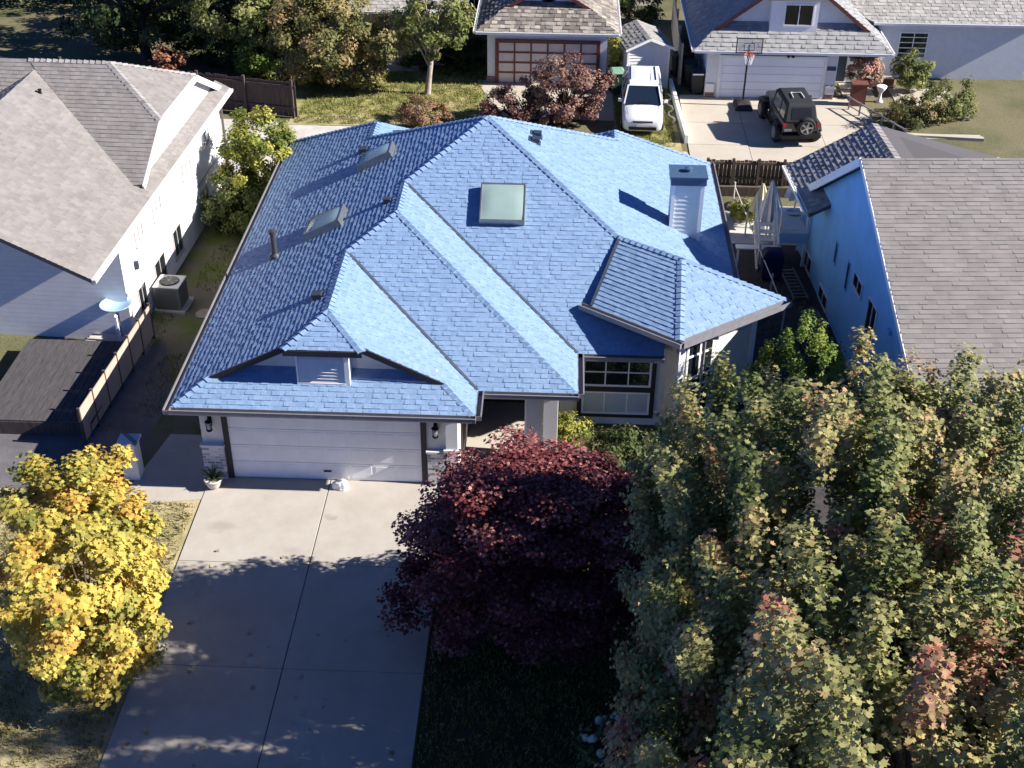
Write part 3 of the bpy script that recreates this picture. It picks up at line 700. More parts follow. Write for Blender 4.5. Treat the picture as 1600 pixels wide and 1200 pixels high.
lf = MB(); lf.box(EX - 0.02, -7, EZ - 0.16, EX + 0.02, 7.05, EZ - 0.0); lf.box(EX + 0.02, -7, EZ - 0.12, EX + 0.12, 7.05, EZ - 0.02)
lf.build('gutter', mat('light_gutter', (0.55, 0.53, 0.52), 0.5), lroof)
lr = MB(); lr.beam((0.2, 4.32, 5.22), (0.2, 7.4, 3.58), 0.05, 0.2); lr.beam((0.2, 0.48, 5.22), (0.2, 4.32, 5.22), 0.05, 0.2); lr.beam((0.2, 0.48, 5.22), (0.2, -1.72, 4.04), 0.05, 0.16)
lr.build('rake_board', M_TRIM_W, lroof)
bb = MB(); bb.box(0.001, -3.9, 1.52, 0.03, 6.9, 1.64); bb.build('band_board', mat('beige_band', (0.5, 0.46, 0.42), 0.6), lh)
wfm = mat('taupe_frame', (0.46, 0.42, 0.40), 0.6)
for (y0, z0, w, h) in ((2.2, 2.46, 0.9, 0.85), (4.6, 2.6, 0.8, 0.75), (-0.9, 2.5, 0.8, 0.7), (-2.6, 2.5, 0.7, 0.7), (3.6, 0.25, 0.9, 1.0), (0.45, 0.42, 0.85, 1.0), (-1.5, 0.3, 1.0, 1.0), (-3.1, 0.4, 0.7, 0.9)):
    window(lh, (0, y0, z0), (0, 1, 0), (0, 0, 1), w, h, (1, 0, 0), 2, 1, frame_m=wfm, glass_m=M_GLASS if z0 < 2 else M_GLASSG, sill=True, fw=0.05)
ld = MB(); ld.tube([(EX + 0.07, 6.95, EZ - 0.1), (0.2, 6.95, EZ - 0.45), (0.08, 6.93, EZ - 0.7), (0.08, 6.93, 0.05)], 0.045, 8); ld.build('downspout', mat('brown_downspout', (0.10, 0.09, 0.09), 0.5), lh)
wlm = MB(); wlm.box(0.002, -3.0, 1.95, 0.12, -2.88, 2.2); wlm.build('wall_lamp', M_DKMETAL, lh)
rv = MB(); rv.lathe([(0.05, 5.3), (0.05, 6.0), (0.07, 6.02), (0.02, 6.03)], (-3.6, 0.8, 0), 10); rv.build('vent_pipe', M_BLACK, lh)
# ---- its yard: air conditioner, deck, screen fence, dish on a post
ac = thing('air_conditioner', (-2.72, 9.2, 0.0), 'grey boxy air conditioner with round fan grille beside the white house wall', 'air conditioner', rz=R(-4))
MB().box(-0.46, -0.48, 0.0, 0.52, 0.5, 0.09).build('base_pad', mat('pad_concrete', (0.42, 0.40, 0.37), 0.9, 0.1, 8), ac)
ab = MB(); ab.box(-0.40, -0.40, 0.09, 0.40, 0.40, 0.86); acb = ab.build('cabinet', mat('ac_grey', (0.17, 0.165, 0.15), 0.6, 0.1, 6), ac, bevel=0.03)
al = MB()
for k in range(16): al.box(-0.34, -0.412, 0.16 + k * 0.042, 0.34, -0.402, 0.178 + k * 0.042); al.box(0.402, -0.34, 0.16 + k * 0.042, 0.412, 0.34, 0.178 + k * 0.042)
al.build('louvre', mat('ac_grey_dark', (0.10, 0.10, 0.095), 0.6), acb)
at = MB(); at.box(-0.42, -0.42, 0.862, 0.42, 0.42, 0.90); at.build('top_panel', mat('ac_top', (0.50, 0.50, 0.50), 0.5), ac, bevel=0.03)
ag = MB(); ag.lathe([(0.31, 0.902), (0.31, 0.915), (0.29, 0.918), (0.29, 0.903)], seg=24); ag.lathe([(0.285, 0.9035), (0.28, 0.904)], seg=24)
ag.build('fan_well', M_BLACK, ac)
af = MB()
for k in range(1, 6): af.lathe([(0.05 * k + 0.006, 0.922), (0.05 * k + 0.006, 0.93), (0.05 * k - 0.006, 0.93), (0.05 * k - 0.006, 0.922)], seg=20)
for k in range(4):
    t = k * math.pi / 4; c_, s_ = math.cos(t) * 0.3, math.sin(t) * 0.3; af.beam((-c_, -s_, 0.935), (c_, s_, 0.935), 0.012, 0.008)
af.build('fan_grille', M_METAL, ac)
mh = MB(); mh.lathe([(0.28, 0.005), (0.28, 0.04), (0.25, 0.055), (0.02, 0.06)], (-1.62, 8.75, 0), 20); tag(mh.build('ground_cover_lid', mat('lid_concrete', (0.30, 0.25, 0.22), 0.9, 0.1, 8), None), 'round brownish concrete lid in the soil right of the air conditioner', 'lid')
dk = thing('deck', (-4.6, 4.6, 0), 'dark low timber deck with slatted steps beside the white house', 'deck', world=True)
db = MB()
for k in range(16): db.box(-6.2 + 0.2 * k, 2.2, 0.42, -6.2 + 0.2 * k + 0.185, 6.3, 0.47)
db.build('deck_board', mat('dark_deck_wood', (0.075, 0.07, 0.075), 0.8, 0.3, 3, stretch=(6, 1, 1)), dk)
for k in range(5):
    s_ = MB(); s_.box(-4.55, 6.35 + 0.24 * k, 0.36 - 0.07 * k, -3.45, 6.55 + 0.24 * k, 0.41 - 0.07 * k); s_.build('step', mat('pale_step', (0.45, 0.43, 0.40), 0.8, 0.2, 4), dk)
for a in ((-4.6, 6.3, 0, -3.4, 6.34, 0.42), (-6.2, 2.18, 0, -3.05, 2.2, 0.42)): MB().box(*a).build('skirt_board', M_FENCE_D, dk)
po = MB(); po.box(-3.56, 6.36, 0, -3.48, 6.44, 1.25); po.lathe([(0.06, 1.25), (0.07, 1.27), (0.02, 1.32)], (-3.52, 6.40, 0), 10); tag(po.build('post', M_TRIM_W, None, bevel=0.006), 'slim white post standing by the steps of the dark deck', 'post')
bd = thing('bird_bath', (-3.62, 6.85, 0), 'pale blue shallow round dish on a slim stem beside the deck steps', 'bird bath')
b1 = MB(); b1.lathe([(0.16, 0), (0.15, 0.05), (0.05, 0.10), (0.04, 1.15), (0.10, 1.25)], seg=14); b1.build('stem', mat('stem_grey', (0.35, 0.37, 0.40), 0.6), bd, smooth=True)
b2 = MB(); b2.lathe([(0.08, 1.25), (0.30, 1.31), (0.46, 1.42), (0.48, 1.44), (0.45, 1.435), (0.28, 1.34), (0.02, 1.31)], seg=28); b2.build('dish', mat('pale_blue_glaze', (0.36, 0.55, 0.72), 0.3, 0.06, 3), bd, smooth=True)
sf = thing('screen_fence', (-2.9, 5.2, 0), 'tan panelled screen fence with dark posts along the grey side path', 'fence', world=True)
FA, FB = Vector((-2.80, 7.25, 0)), Vector((-3.12, 1.75, 0))
for k in range(6):
    a = FA.lerp(FB, k / 6); b = FA.lerp(FB, (k + 1) / 6); d = (b - a).normalized(); s_ = Vector((-d.y, d.x, 0))
    pm = MB(); pm.obox(a + d * 0.04 + Vector((0, 0, 0.16)), d * ((b - a).length - 0.08), s_ * 0.03, (0, 0, 1.02 + random.uniform(-.02, .02))); pm.build('panel', M_TAN, sf)
for k in range(7):
    a = FA.lerp(FB, k / 6); pm = MB(); pm.box(a.x - 0.035, a.y - 0.035, 0, a.x + 0.035, a.y + 0.035, 1.24); pm.build('post', M_FENCE_D, sf)
gp = thing('gate_pillar', (-1.45, 0.55, 0), 'grey stuccoed pillar with a black lamp behind the yellow tree', 'pillar')
MB().box(-0.2, -0.2, 0, 0.2, 0.2, 1.1).build('pillar_body', M_CREAM, gp); MB().box(-0.26, -0.26, 1.1, 0.26, 0.26, 1.17).build('pillar_cap', M_BRICK_W, gp)
gl = MB(); gl.box(-0.09, -0.3, 0.8, 0.05, -0.2, 0.9); gl.lathe([(0.03, 0.65), (0.08, 0.7), (0.09, 0.9), (0.02, 0.97)], (-0.02, -0.3, 0), 8); gl.build('wall_lamp', M_BLACK, gp)

# ---- blue-walled house on the right (x into the house, y along its side wall)
rh = thing('house', (17.9, 9.0, 0), 'tall house with a blue painted side wall and grey shingle roof at the right', 'house', rz=R(3.5))
RZ, RY = 6.15, -1.2
fz_ = 0.42
def rf(y): return RZ + fz_ * (y - RY)
def rb(y): return RZ - 0.64 * (y - RY)
P1 = [(-0.32, RY, RZ), (14, RY, RZ), (14, -8.3, rf(-8.3)), (-0.32, -8.3, rf(-8.3))]
P2 = [(-0.32, RY, RZ), (-0.32, 3.75, rb(3.75)), (14, 3.75, rb(3.75)), (14, RY, RZ)]
wy0, wy1, wze, wxe, wxr = 2.0, 5.62, 2.88, -0.64, 2.06
wzr = wze + 0.52 * (wxr - wxe)
P3 = [(wxe, wy0, wze), (wxr, wy0, wzr), (wxr, wy1 + 0.2, wzr), (wxe, wy1, wze)]
P4 = [(wxr, wy0, wzr), (6.5, wy0, wzr - 0.3), (6.5, wy1 - 0.4, wzr - 1.0), (wxr, wy1 + 0.2, wzr)]
rr_ = shingled([P1, P2], rh, M_TAUPE, 0.15, (0.3, 0.7), hi=0.02, lo=0.012, wmin=0.2, wmax=0.5)
rw_ = shingled([P3], rh, M_GREYSH, 0.17, hi=0.03, lo=0.018, name='wing_roof', sname='wing_shingles')
shingled([P4], rh, M_GREYSH, 0.2, (0.6, 1.0), name='rear_roof', sname='rear_shingles')
rc = MB(); ridge_caps(rc, (wxr, wy0, wzr), (wxr, wy1 + 0.2, wzr), poly_normal(P3), poly_normal(P4), 0.3, 0.2); rc.build('ridge_cap', M_GREYSH, rr_, fix=False)
rw = MB()
rw.add([(x, y, z) for x in (0.0, 13.0) for y, z in ((-7.9, 0), (3.4, 0), (3.4, rb(3.4) - 0.14), (RY, RZ - 0.14), (-7.9, rf(-7.9) - 0.14))], [(0, 1, 2, 3, 4), (9, 8, 7, 6, 5)] + [(i, i + 5, (i + 1) % 5 + 5, (i + 1) % 5) for i in range(5)])
rw.box(0.02, 3.4, 0, 5.6, 5.3, wze + 0.05)
rw.build('wall', M_BLUEWALL, rh)
ff = MB(); ff.beam((-0.34, RY, RZ - 0.09), (-0.34, 3.78, rb(3.78) - 0.09), 0.05, 0.24)
ff.beam((-0.33, RY, RZ - 0.08), (-0.33, -8.3, rf(-8.3) - 0.08), 0.04, 0.16); ff.beam((wxe - 0.02, wy0 + 0.2, wze - 0.06), (wxe - 0.02, wy1, wze - 0.06), 0.05, 0.14)
ff.build('fascia', M_TRIM_W, rr_)
gb = MB(); gutter(gb, (wxe, wy1, wze), (wxe, wy0 + 0.2, wze), (-1, 0, 0), 0.10); gb.build('gutter', M_TRIM_W, rr_)
bfm = mat('pale_blue_frame', (0.62, 0.70, 0.80), 0.5)
for (y0, z0, w, h) in ((-2.3, 2.28, 0.95, 0.5), (-3.85, 1.75, 0.85, 1.1), (3.05, 0.05, 1.05, 0.62), (0.75, 0.05, 1.1, 0.52)):
    window(rh, (0, y0 + w, z0), (0, -1, 0), (0, 0, 1), w, h, (-1, 0, 0), 2, 1, frame_m=bfm, fw=0.05)
for (y0, z0, h) in ((0.5, 1.85, 0.75), (-0.95, 1.75, 0.95)):  # narrow windows added in place of dark shadow streaks on the wall
    window(rh, (0, y0 + 0.3, z0), (0, -1, 0), (0, 0, 1), 0.26, h, (-1, 0, 0), 1, 1, frame_m=M_BLUEWALL, fw=0.03)
rd = MB(); rd.tube([(wxe + 0.1, 4.9, wze - 0.1), (-0.06, 4.9, wze - 0.5), (-0.06, 4.9, 0.1)], 0.04, 8); rd.build('downspout', bfm, rh)
hv = MB(); hv.box(-0.10, -5.2, 2.9, -0.002, -5.0, 3.02); hv.build('wall_vent', M_BLUEWALL, rh)

# ---- houses across the lane
def back_house(name, loc, label, half, depth, ez, gy, slope, rise_m, wallm, side=0.45, trim=None, felt=None, wx=None):
    """Gabled garage front: skirt roof along the front, gable wall set back, two long slopes."""
    h = thing(name, loc, label, 'house')
    xe = half + side; zr_ = ez + slope * xe
    g0 = gy
    PL = [(-xe, 0, ez), (-xe + 0.7, 0.7, ez + slope * 0.7), (0, 0.7, zr_), (0, depth, zr_), (-xe, depth, ez)]
    PL = [(-xe, -0.5, ez), (-xe + g0, g0 - 0.5, ez + slope * g0), (0, g0 - 0.5, zr_), (0, depth, zr_), (-xe, depth, ez)]
    PR = [(-x, y, z) for x, y, z in PL]
    PS = [(-xe, -0.5, ez), (xe, -0.5, ez), (xe - g0 - 0.35, g0 - 0.15, ez + slope * (g0 + 0.35)), (-xe + g0 + 0.35, g0 - 0.15, ez + slope * (g0 + 0.35))]
    r_ = shingled([PL, PR, PS], h, rise_m, 0.22, wmin=0.14, wmax=0.34, hi=0.04, lo=0.02, felt_m=felt)
    wx = wx or (-half, half)
    w = MB(); w.box(wx[0], 0.02, 0, wx[1], depth - 0.3, ez - 0.08)
    gw = g0 + 0.02 - 0.2
    w.add([(x, y, z) for y in (gw, gw + 0.1) for x, z in ((-xe + g0 + 0.3, ez + slope * (g0 + 0.15)), (xe - g0 - 0.3, ez + slope * (g0 + 0.15)), (0, zr_ - 0.14))], [(0, 1, 2), (5, 4, 3), (0, 3, 4, 1), (1, 4, 5, 2), (2, 5, 3, 0)])
    w.build('wall', wallm, h)
    f = MB()
    f.beam((-xe + g0, g0 - 0.52, ez + slope * g0 - 0.07), (0, g0 - 0.52, zr_ - 0.07), 0.04, 0.14); f.beam((xe - g0, g0 - 0.52, ez + slope * g0 - 0.07), (0, g0 - 0.52, zr_ - 0.07), 0.04, 0.14)
    f.build('rake_board', trim or M_BROWNTRIM, r_)
    g = MB(); gutter(g, (-xe, -0.5, ez), (xe, -0.5, ez), (0, -1, 0), 0.10); gutter(g, (xe, -0.5, ez), (xe, depth, ez), (1, 0, 0), 0.10); gutter(g, (-xe, depth, ez), (-xe, -0.5, ez), (-1, 0, 0), 0.10)
    g.build('gutter', M_TRIM_W, r_)
    return h, r_, gw, zr_
def garage_grid(h, x0, x1, z1, y, cols, rows, m_panel, m_trim, bar):
    d = MB(); d.box(x0, y, 0.04, x1, y + 0.06, z1); do = d.build('garage_door', m_panel, h)
    if bar:
        b = MB()
        for i in range(cols + 1): xx = x0 + (x1 - x0) * i / cols; b.box(xx - bar / 2, y - 0.03, 0.04, xx + bar / 2, y - 0.002, z1)
        for j in range(1, rows + 1):
            zz = 0.04 + (z1 - 0.04) * j / rows
            for i in range(cols): xa = x0 + (x1 - x0) * i / cols + bar / 2; xb = x0 + (x1 - x0) * (i + 1) / cols - bar / 2; b.box(xa, y - 0.028, zz - bar / 2, xb, y - 0.003, zz + bar / 2)
        b.build('door_grid', m_trim, do)
    else:
        b = MB()
        for j in range(1, rows):
            zz = 0.04 + (z1 - 0.04) * j / rows; b.box(x0 + 0.02, y - 0.004, zz - 0.01, x1 - 0.02, y - 0.001, zz + 0.01)
        b.build('panel_seam', mat('seam_grey', (0.45, 0.47, 0.5), 0.6), do)
    t = MB(); t.box(x0 - 0.12, y - 0.04, 0, x0 - 0.005, y + 0.05, z1 + 0.12); t.box(x1 + 0.005, y - 0.04, 0, x1 + 0.12, y + 0.05, z1 + 0.12); t.box(x0 - 0.005, y - 0.04, z1 + 0.005, x1 + 0.005, y + 0.05, z1 + 0.12)
    t.build('door_trim', m_trim, h)
    return do
M_GREYW = mat('grey_stucco', (0.66, 0.68, 0.72), 0.8, 0.06, 4)
M_PANEL = mat('taupe_door_panel', (0.60, 0.53, 0.50), 0.5, 0.08, 3)
bh, br_, gw, zr_ = back_house('house', (8.70, 29.35, 0), 'grey house across the lane with a brown gridded garage door and round gable vent', 2.62, 9, 2.46, 1.2, 0.58, M_OLDSH, M_GREYW)
garage_grid(bh, -2.15, 2.2, 1.86, -0.02, 6, 4, M_PANEL, M_BROWNTRIM, 0.07)
vr = MB(); vr.lathe([(0.34, gw - 0.05), (0.34, gw - 0.002), (0.25, gw - 0.002), (0.25, gw - 0.05)], (0, 0, 3.58), 20, axis='y'); vro = vr.build('gable_vent', M_DKMETAL, bh)
vs = MB(); vs.lathe([(0.24, gw - 0.02), (0.24, gw - 0.003)], (0, 0, 3.58), 20, axis='y'); vs.build('vent_screen', M_GREYW, vro)
bp = MB(); bp.box(-2.66, -0.05, 0, -2.3, 0.015, 0.28); bp.build('brick_base', M_BRICK_R, bh)
bp = MB(); bp.box(2.36, -0.05, 0, 2.66, 0.015, 0.5); bp.box(2.36, -0.35, 0, 3.3, -0.06, 0.25); bp.build('brick_base', M_BRICK_R, bh)

gh, gr_, gw, zr_ = back_house('house', (19.08, 28.15, 0), 'grey house with white garage door behind the black off-roader', 2.6, 10, 2.25, 0.85, 0.76, M_SLATE2, M_GREYW, side=1.52, wx=(-3.5, 2.05), trim=M_BROWNTRIM, felt=mat('navy_roof_board', (0.03, 0.035, 0.06), 0.7))
garage_grid(gh, -2.86, 1.46, 1.78, -0.02, 1, 5, mat('white_steel_door', (0.82, 0.86, 0.93), 0.4, 0.03, 1.5), M_TRIM_W, 0)
for xa in (-3.48, 1.66):
    bp = MB(); bp.box(xa, -0.06, 0.0, xa + 0.36, 0.015, 0.24); bp.build('brick_base', M_BRICK_R, gh)
    bp = MB(); bp.box(xa, -0.07, 0.245, xa + 0.36, 0.015, 0.62); bp.build('pier_panel', M_TRIM_W, gh)
nb = MB(); nb.box(1.62, -0.025, 1.30, 2.0, 0.015, 1.46); nb.build('number_plate', M_DKMETAL, gh)
dm = MB(); dm.box(-1.0, 0.28, 2.5, 1.0, 1.6, 4.2); dmo = dm.build('dormer', M_TRIM_W, gh)
window(gh, (-0.45, 0.28, 3.1), (1, 0, 0), (0, 0, 1), 1.25, 0.95, (0, -1, 0), 2, 1)
dmr = MB(); dmr.slab([(-1.2, 0.1, 4.3), (1.2, 0.1, 4.3), (1.2, 1.9, 5.0), (-1.2, 1.9, 5.0)], 0.1); dmr.build('dormer_roof', M_SLATE, gh)
fl_ = MB(); fl_.lathe([(0.03, 1.86), (0.07, 1.88), (0.05, 1.98), (0.02, 2.0)], (-0.1, -0.1, 0), 8); fl_.lathe([(0.03, 1.86), (0.07, 1.88), (0.05, 1.98), (0.02, 2.0)], (0.1, -0.1, 0), 8); fl_.build('flood_lamp', M_BLACK, gh)
# its entry wing on the right
ew = MB(); ew.box(2.06, 2.2, 0, 4.2, 9, 2.1); ew.box(4.2, 2.9, 0, 11, 9, 2.6); ew.build('entry_wall', M_GREYW, gh)
shingled([[(3.9, 2.5, 2.62), (11.5, 2.5, 2.62), (11.5, 7.0, 4.6), (2.2, 7.0, 4.6), (2.2, 3.6, 3.1)]], gh, M_SLATE, 0.22, name='entry_roof', sname='entry_shingles')
eg = MB(); gutter(eg, (3.9, 2.5, 2.62), (11.5, 2.5, 2.62), (0, -1, 0), 0.1); eg.build('gutter', M_TRIM_W, gh)
window(gh, (5.2, 2.9, 0.9), (1, 0, 0), (0, 0, 1), 1.3, 1.2, (0, -1, 0), 2, 5, sill=True)
ed = MB(); ed.box(2.25, 2.15, 0.05, 2.9, 2.2, 1.8); ed.build('front_door', M_DKMETAL, gh)
eb = MB(); eb.box(3.5, 1.7, 0.0, 5.0, 2.15, 0.35); eb.build('brick_planter', M_BRICK_R, gh)

# house at the top left of the lawn, mostly behind trees
ph_ = thing('house', (1.6, 32, 0), 'cream house with a porch and tall white framed windows beyond the lawn', 'house')
shingled([[(-2.0, -0.55, 2.42), (3.4, -0.55, 2.42), (2.6, 3.0, 4.2), (-1.2, 3.0, 4.2)], [(3.4, -0.55, 2.42), (3.4, 8, 2.42), (2.6, 8, 3.2), (2.6, 3, 4.2)], [(-2.0, 8, 2.42), (-2.0, -0.55, 2.42), (-1.2, 3, 4.2), (-1.2, 8, 4.2)]], ph_, M_SLATE, 0.22)
pw = MB(); pw.box(-1.7, 0.0, 0, 3.0, 7.5, 2.34); pw.build('wall', mat('grey_porch_wall', (0.40, 0.42, 0.44), 0.8, 0.06, 3), ph_)
pw = MB(); pw.box(1.5, -0.62, 0, 2.4, -0.02, 1.25); pw.build('porch_wall', mat('cream_wall', (0.70, 0.66, 0.54), 0.8, 0.06, 3), ph_)
window(ph_, (-1.0, 0, 0.35), (1, 0, 0), (0, 0, 1), 0.85, 1.9, (0, -1, 0), 1, 2, glass_m=M_GLASSG)
window(ph_, (0.15, 0, 0.2), (1, 0, 0), (0, 0, 1), 0.8, 2.05, (0, -1, 0), 1, 2, glass_m=M_GLASSG)
pg = MB(); gutter(pg, (-2.0, -0.55, 2.42), (3.4, -0.55, 2.42), (0, -1, 0), 0.1); pg.build('gutter', M_TRIM_W, ph_)
for px_ in (-0.1, 1.1):
    pp = MB(); pp.box(px_ - 0.05, -0.5, 0, px_ + 0.05, -0.4, 2.3); pp.build('porch_post', M_TRIM_W, ph_)
for k in range(4):
    pt = MB(); pt.box(-0.2, -0.7 - 0.28 * k, 0, 1.3, -0.42 - 0.28 * k, 0.36 - 0.09 * k); pt.build('step', mat('pink_step', (0.50, 0.44, 0.42), 0.85, 0.1, 4), ph_)
# tall boarded house side beyond it and far roofs closing the top of the view
th_ = thing('house', (5.2, 35, 0), 'taupe boarded house side behind the small lawn tree', 'house')
tb = MB(); tb.box(-1.4, 0, 0, 1.2, 4, 3.2)
for k in range(9): tb.box(-1.35 + 0.29 * k, -0.03, 0, -1.31 + 0.29 * k, -0.002, 3.2)
tb.build('wall', mat('taupe_board', (0.34, 0.29, 0.24), 0.85, 0.15, 3, stretch=(5, 5, 0.5)), th_)
tr_ = MB(); tr_.slab([(-1.7, -0.4, 3.25), (1.5, -0.4, 3.25), (1.5, 4.4, 4.6), (-1.7, 4.4, 4.6)], 0.12); tr_.build('roof', M_ROOFSIDE, th_)
window(th_, (-0.5, -0.03, 1.2), (1, 0, 0), (0, 0, 1), 0.9, 1.1, (0, -1, 0), 2, 1)

# ================================================================== SHED, BINS, HOOP, FENCES
sd = thing('shed', (13.1, 28.9, 0), 'small white lap-sided shed with a grey gabled roof behind the white van', 'shed', rz=R(12))
sw = MB(); sw.box(-0.92, 0, 0, 0.92, 2.2, 1.95)
sw.add([(x, y, z) for y in (0.0, 2.2) for x, z in ((-0.92, 1.95), (0.92, 1.95), (0, 2.32))], [(0, 1, 2), (5, 4, 3), (0, 3, 4, 1), (1, 4, 5, 2), (2, 5, 3, 0)])
for k in range(14):
    z = 0.06 + k * 0.14
    sw.add([(-0.92, -0.03, z), (0.92, -0.03, z), (0.92, -0.004, z + 0.138), (-0.92, -0.004, z + 0.138), (-0.92, 0, z), (0.92, 0, z)], [(0, 1, 2, 3), (0, 4, 5, 1)])
sw.build('wall', M_WHITE, sd)
shingled([[(-1.06, -0.22, 1.92), (0, -0.22, 2.36), (0, 2.35, 2.36), (-1.06, 2.35, 1.92)], [(1.06, -0.22, 1.92), (1.06, 2.35, 1.92), (0, 2.35, 2.36), (0, -0.22, 2.36)]], sd, M_SLATE, 0.2, (0.0, 0.5), th=0.06)
sb = MB(); sb.beam((-1.07, -0.25, 1.86), (0, -0.25, 2.31), 0.04, 0.1); sb.beam((1.07, -0.25, 1.86), (0, -0.25, 2.31), 0.04, 0.1); sb.build('rake_board', M_TRIM_W, sd)
sb = MB(); sb.box(-0.95, -0.05, 0, -0.86, 0, 1.9); sb.box(0.86, -0.05, 0, 0.95, 0, 1.9); sb.build('corner_trim', M_TRIM_W, sd)

def wheelie_bin(loc, rz, body, lid, label):
    t = thing('wheelie_bin', loc, label, 'bin', 'wheelie bins beside the garages', rz)
    b = MB(); b.loft([[(-x, -y, z), (x, -y, z), (x, y, z), (-x, y, z)] for x, y, z in ((0.21, 0.24, 0.06), (0.25, 0.28, 0.6), (0.28, 0.32, 0.98))]); b.build('bin_body', body, t, bevel=0.02)
    l = MB(); l.loft([[(-0.31, -0.36, 0.985), (0.31, -0.36, 0.985), (0.31, 0.36, 0.985), (-0.31, 0.36, 0.985)], [(-0.30, -0.34, 1.03), (0.30, -0.34, 1.03), (0.30, 0.34, 1.05), (-0.30, 0.34, 1.05)], [(-0.22, -0.25, 1.06), (0.22, -0.25, 1.06), (0.22, 0.3, 1.09), (-0.22, 0.3, 1.09)]]); l.build('lid', lid, t, bevel=0.015)
    h = MB(); h.tube([(-0.24, 0.36, 0.98), (-0.24, 0.43, 0.98), (0.24, 0.43, 0.98), (0.24, 0.36, 0.98)], 0.016, 6); h.build('handle', M_RUBBER, t)
    for sx in (-0.24, 0.24):
        w = MB(); w.lathe([(0.11, -0.03), (0.12, -0.02), (0.12, 0.02), (0.11, 0.03)], (sx, 0.27, 0.12), 14, axis='x'); w.build('wheel', M_RUBBER, t)
    return t
M_BINB = mat('black_bin', (0.018, 0.02, 0.022), 0.45); M_BINLID = mat('navy_bin_lid', (0.02, 0.028, 0.06), 0.4)
wheelie_bin((11.78, 28.35, 0), R(8), mat('green_bin', (0.03, 0.085, 0.05), 0.5), mat('pale_green_lid', (0.20, 0.34, 0.26), 0.4), 'green bin with pale green lid between shed and gridded garage')
nbn = wheelie_bin((15.25, 28.6, 0), R(2), M_BINB, M_BINLID, 'black bin with a white strip on its rim beside the right garage')
ws = MB(); ws.box(-0.24, -0.375, 0.94, 0.24, -0.362, 1.0); ws.build('rim_strip', M_TRIM_W, nbn)
wheelie_bin((15.05, 29.6, 0), R(-4), M_BINB, M_BINLID, 'plain dark bin standing just behind the bin with the white strip')
wheelie_bin((14.62, 30.6, 0), R(15), M_BINB, M_BINB, 'farthest dark bin in the gap behind the shed')

hp = thing('basketball_hoop', (17.12, 27.0, 0), 'portable basketball hoop with red rim in front of the white garage door', 'basketball hoop')
hb = MB(); hb.loft([[(-x, -y, z), (x, -y, z), (x, y, z), (-x, y, z)] for x, y, z in ((0.36, 0.48, 0.0), (0.38, 0.5, 0.12), (0.26, 0.34, 0.26), (0.1, 0.12, 0.3))]); hb.build('hoop_base', mat('grey_black_plastic', (0.03, 0.03, 0.033), 0.6), hp, bevel=0.03)
hp_ = MB(); hp_.tube([(0, 0.15, 0.15), (0.0, 0.12, 1.3), (0, 0.1, 2.5), (0, 0.02, 2.72)], 0.042, 8); hp_.build('pole', M_BLACK, hp)
bbd = MB(); bbd.box(-0.53, -0.02, 2.40, 0.53, 0.0, 3.02); bbo = bbd.build('backboard', mat('clear_backboard', (0.55, 0.58, 0.6), 0.15, spec=0.5, alpha=0.35), hp)
bf = MB()
for (x0, z0, x1_, z1_) in ((-0.55, 2.38, 0.55, 2.42), (-0.55, 3.0, 0.55, 3.04), (-0.55, 2.42, -0.51, 3.0), (0.51, 2.42, 0.55, 3.0), (-0.22, 2.5, 0.22, 2.52), (-0.22, 2.8, 0.22, 2.82), (-0.22, 2.52, -0.2, 2.8), (0.2, 2.52, 0.22, 2.8)): bf.box(x0, -0.035, z0, x1_, -0.021, z1_)
bf.build('board_frame', M_BLACK, bbo)
rm = MB(); rm.tube([(0.21 * math.cos(t), -0.28 + 0.21 * math.sin(t), 2.42) for t in [2 * math.pi * k / 20 for k in range(21)]], 0.014, 6, cap=False); rm.box(-0.08, -0.09, 2.38, 0.08, -0.036, 2.46); rmo = rm.build('rim', mat('red_rim', (0.55, 0.06, 0.035), 0.45), hp)
ntm = MB()
for k in range(10):
    t0 = 2 * math.pi * k / 10
    for s_ in (1, -1):
        pts = [((0.21 - 0.03 * j) * math.cos(t0 + s_ * 0.31 * j), -0.28 + (0.21 - 0.03 * j) * math.sin(t0 + s_ * 0.31 * j), 2.41 - 0.13 * j) for j in range(4)]
        ntm.tube(pts, 0.005, 4)
ntm.build('net', M_TRIM_W, rmo)

def board_fence(name, a, b, h, label, m, bw=0.14, post=1.8, gap=0.012, rails=True, z0=0.03, post_h=0.12):
    """Vertical boards with posts between a and b; the boards differ a little in height and tone."""
    t = thing(name, ((a[0] + b[0]) / 2, (a[1] + b[1]) / 2, 0), label, 'fence', world=True)
    a, b = Vector((*a, 0)), Vector((*b, 0)); d = (b - a); L = d.length; d.normalize(); s_ = Vector((-d.y, d.x, 0))
    p = MB(); x = 0
    while x < L - 0.02:
        w = min(bw * random.uniform(0.9, 1.1), L - x)
        p.obox(a + d * x + Vector((0, 0, z0)), d * (w - gap), s_ * 0.022, (0, 0, h * random.uniform(0.96, 1.03) - z0)); x += w
    p.build('board_panel', m, t)
    k = 0
    while k <= L + 0.01:
        q = MB(); c = a + d * min(k, L); q.obox(c - d * 0.05 - s_ * 0.11, d * 0.1, s_ * 0.1, (0, 0, h + post_h)); q.build('post', m, t); k += post
    if rails:
        q = MB()
        for z in (0.25 * h, 0.85 * h): q.obox(a - s_ * 0.06 + Vector((0, 0, z)), d * L, s_ * 0.045, (0, 0, 0.09))
        q.build('rail', m, t)
    return t
board_fence('wooden_fence', (-12, 26.9), (-1.55, 24.75), 1.55, 'dark weathered board fence at the lane under the leaning trees', M_FENCE_D, 0.2, 2.1)
board_fence('wooden_fence', (14.9, 19.25), (18.6, 19.25), 0.98, 'brown board fence at the back of the cream driveway', M_FENCE, 0.15, 0.95, post_h=0.1)
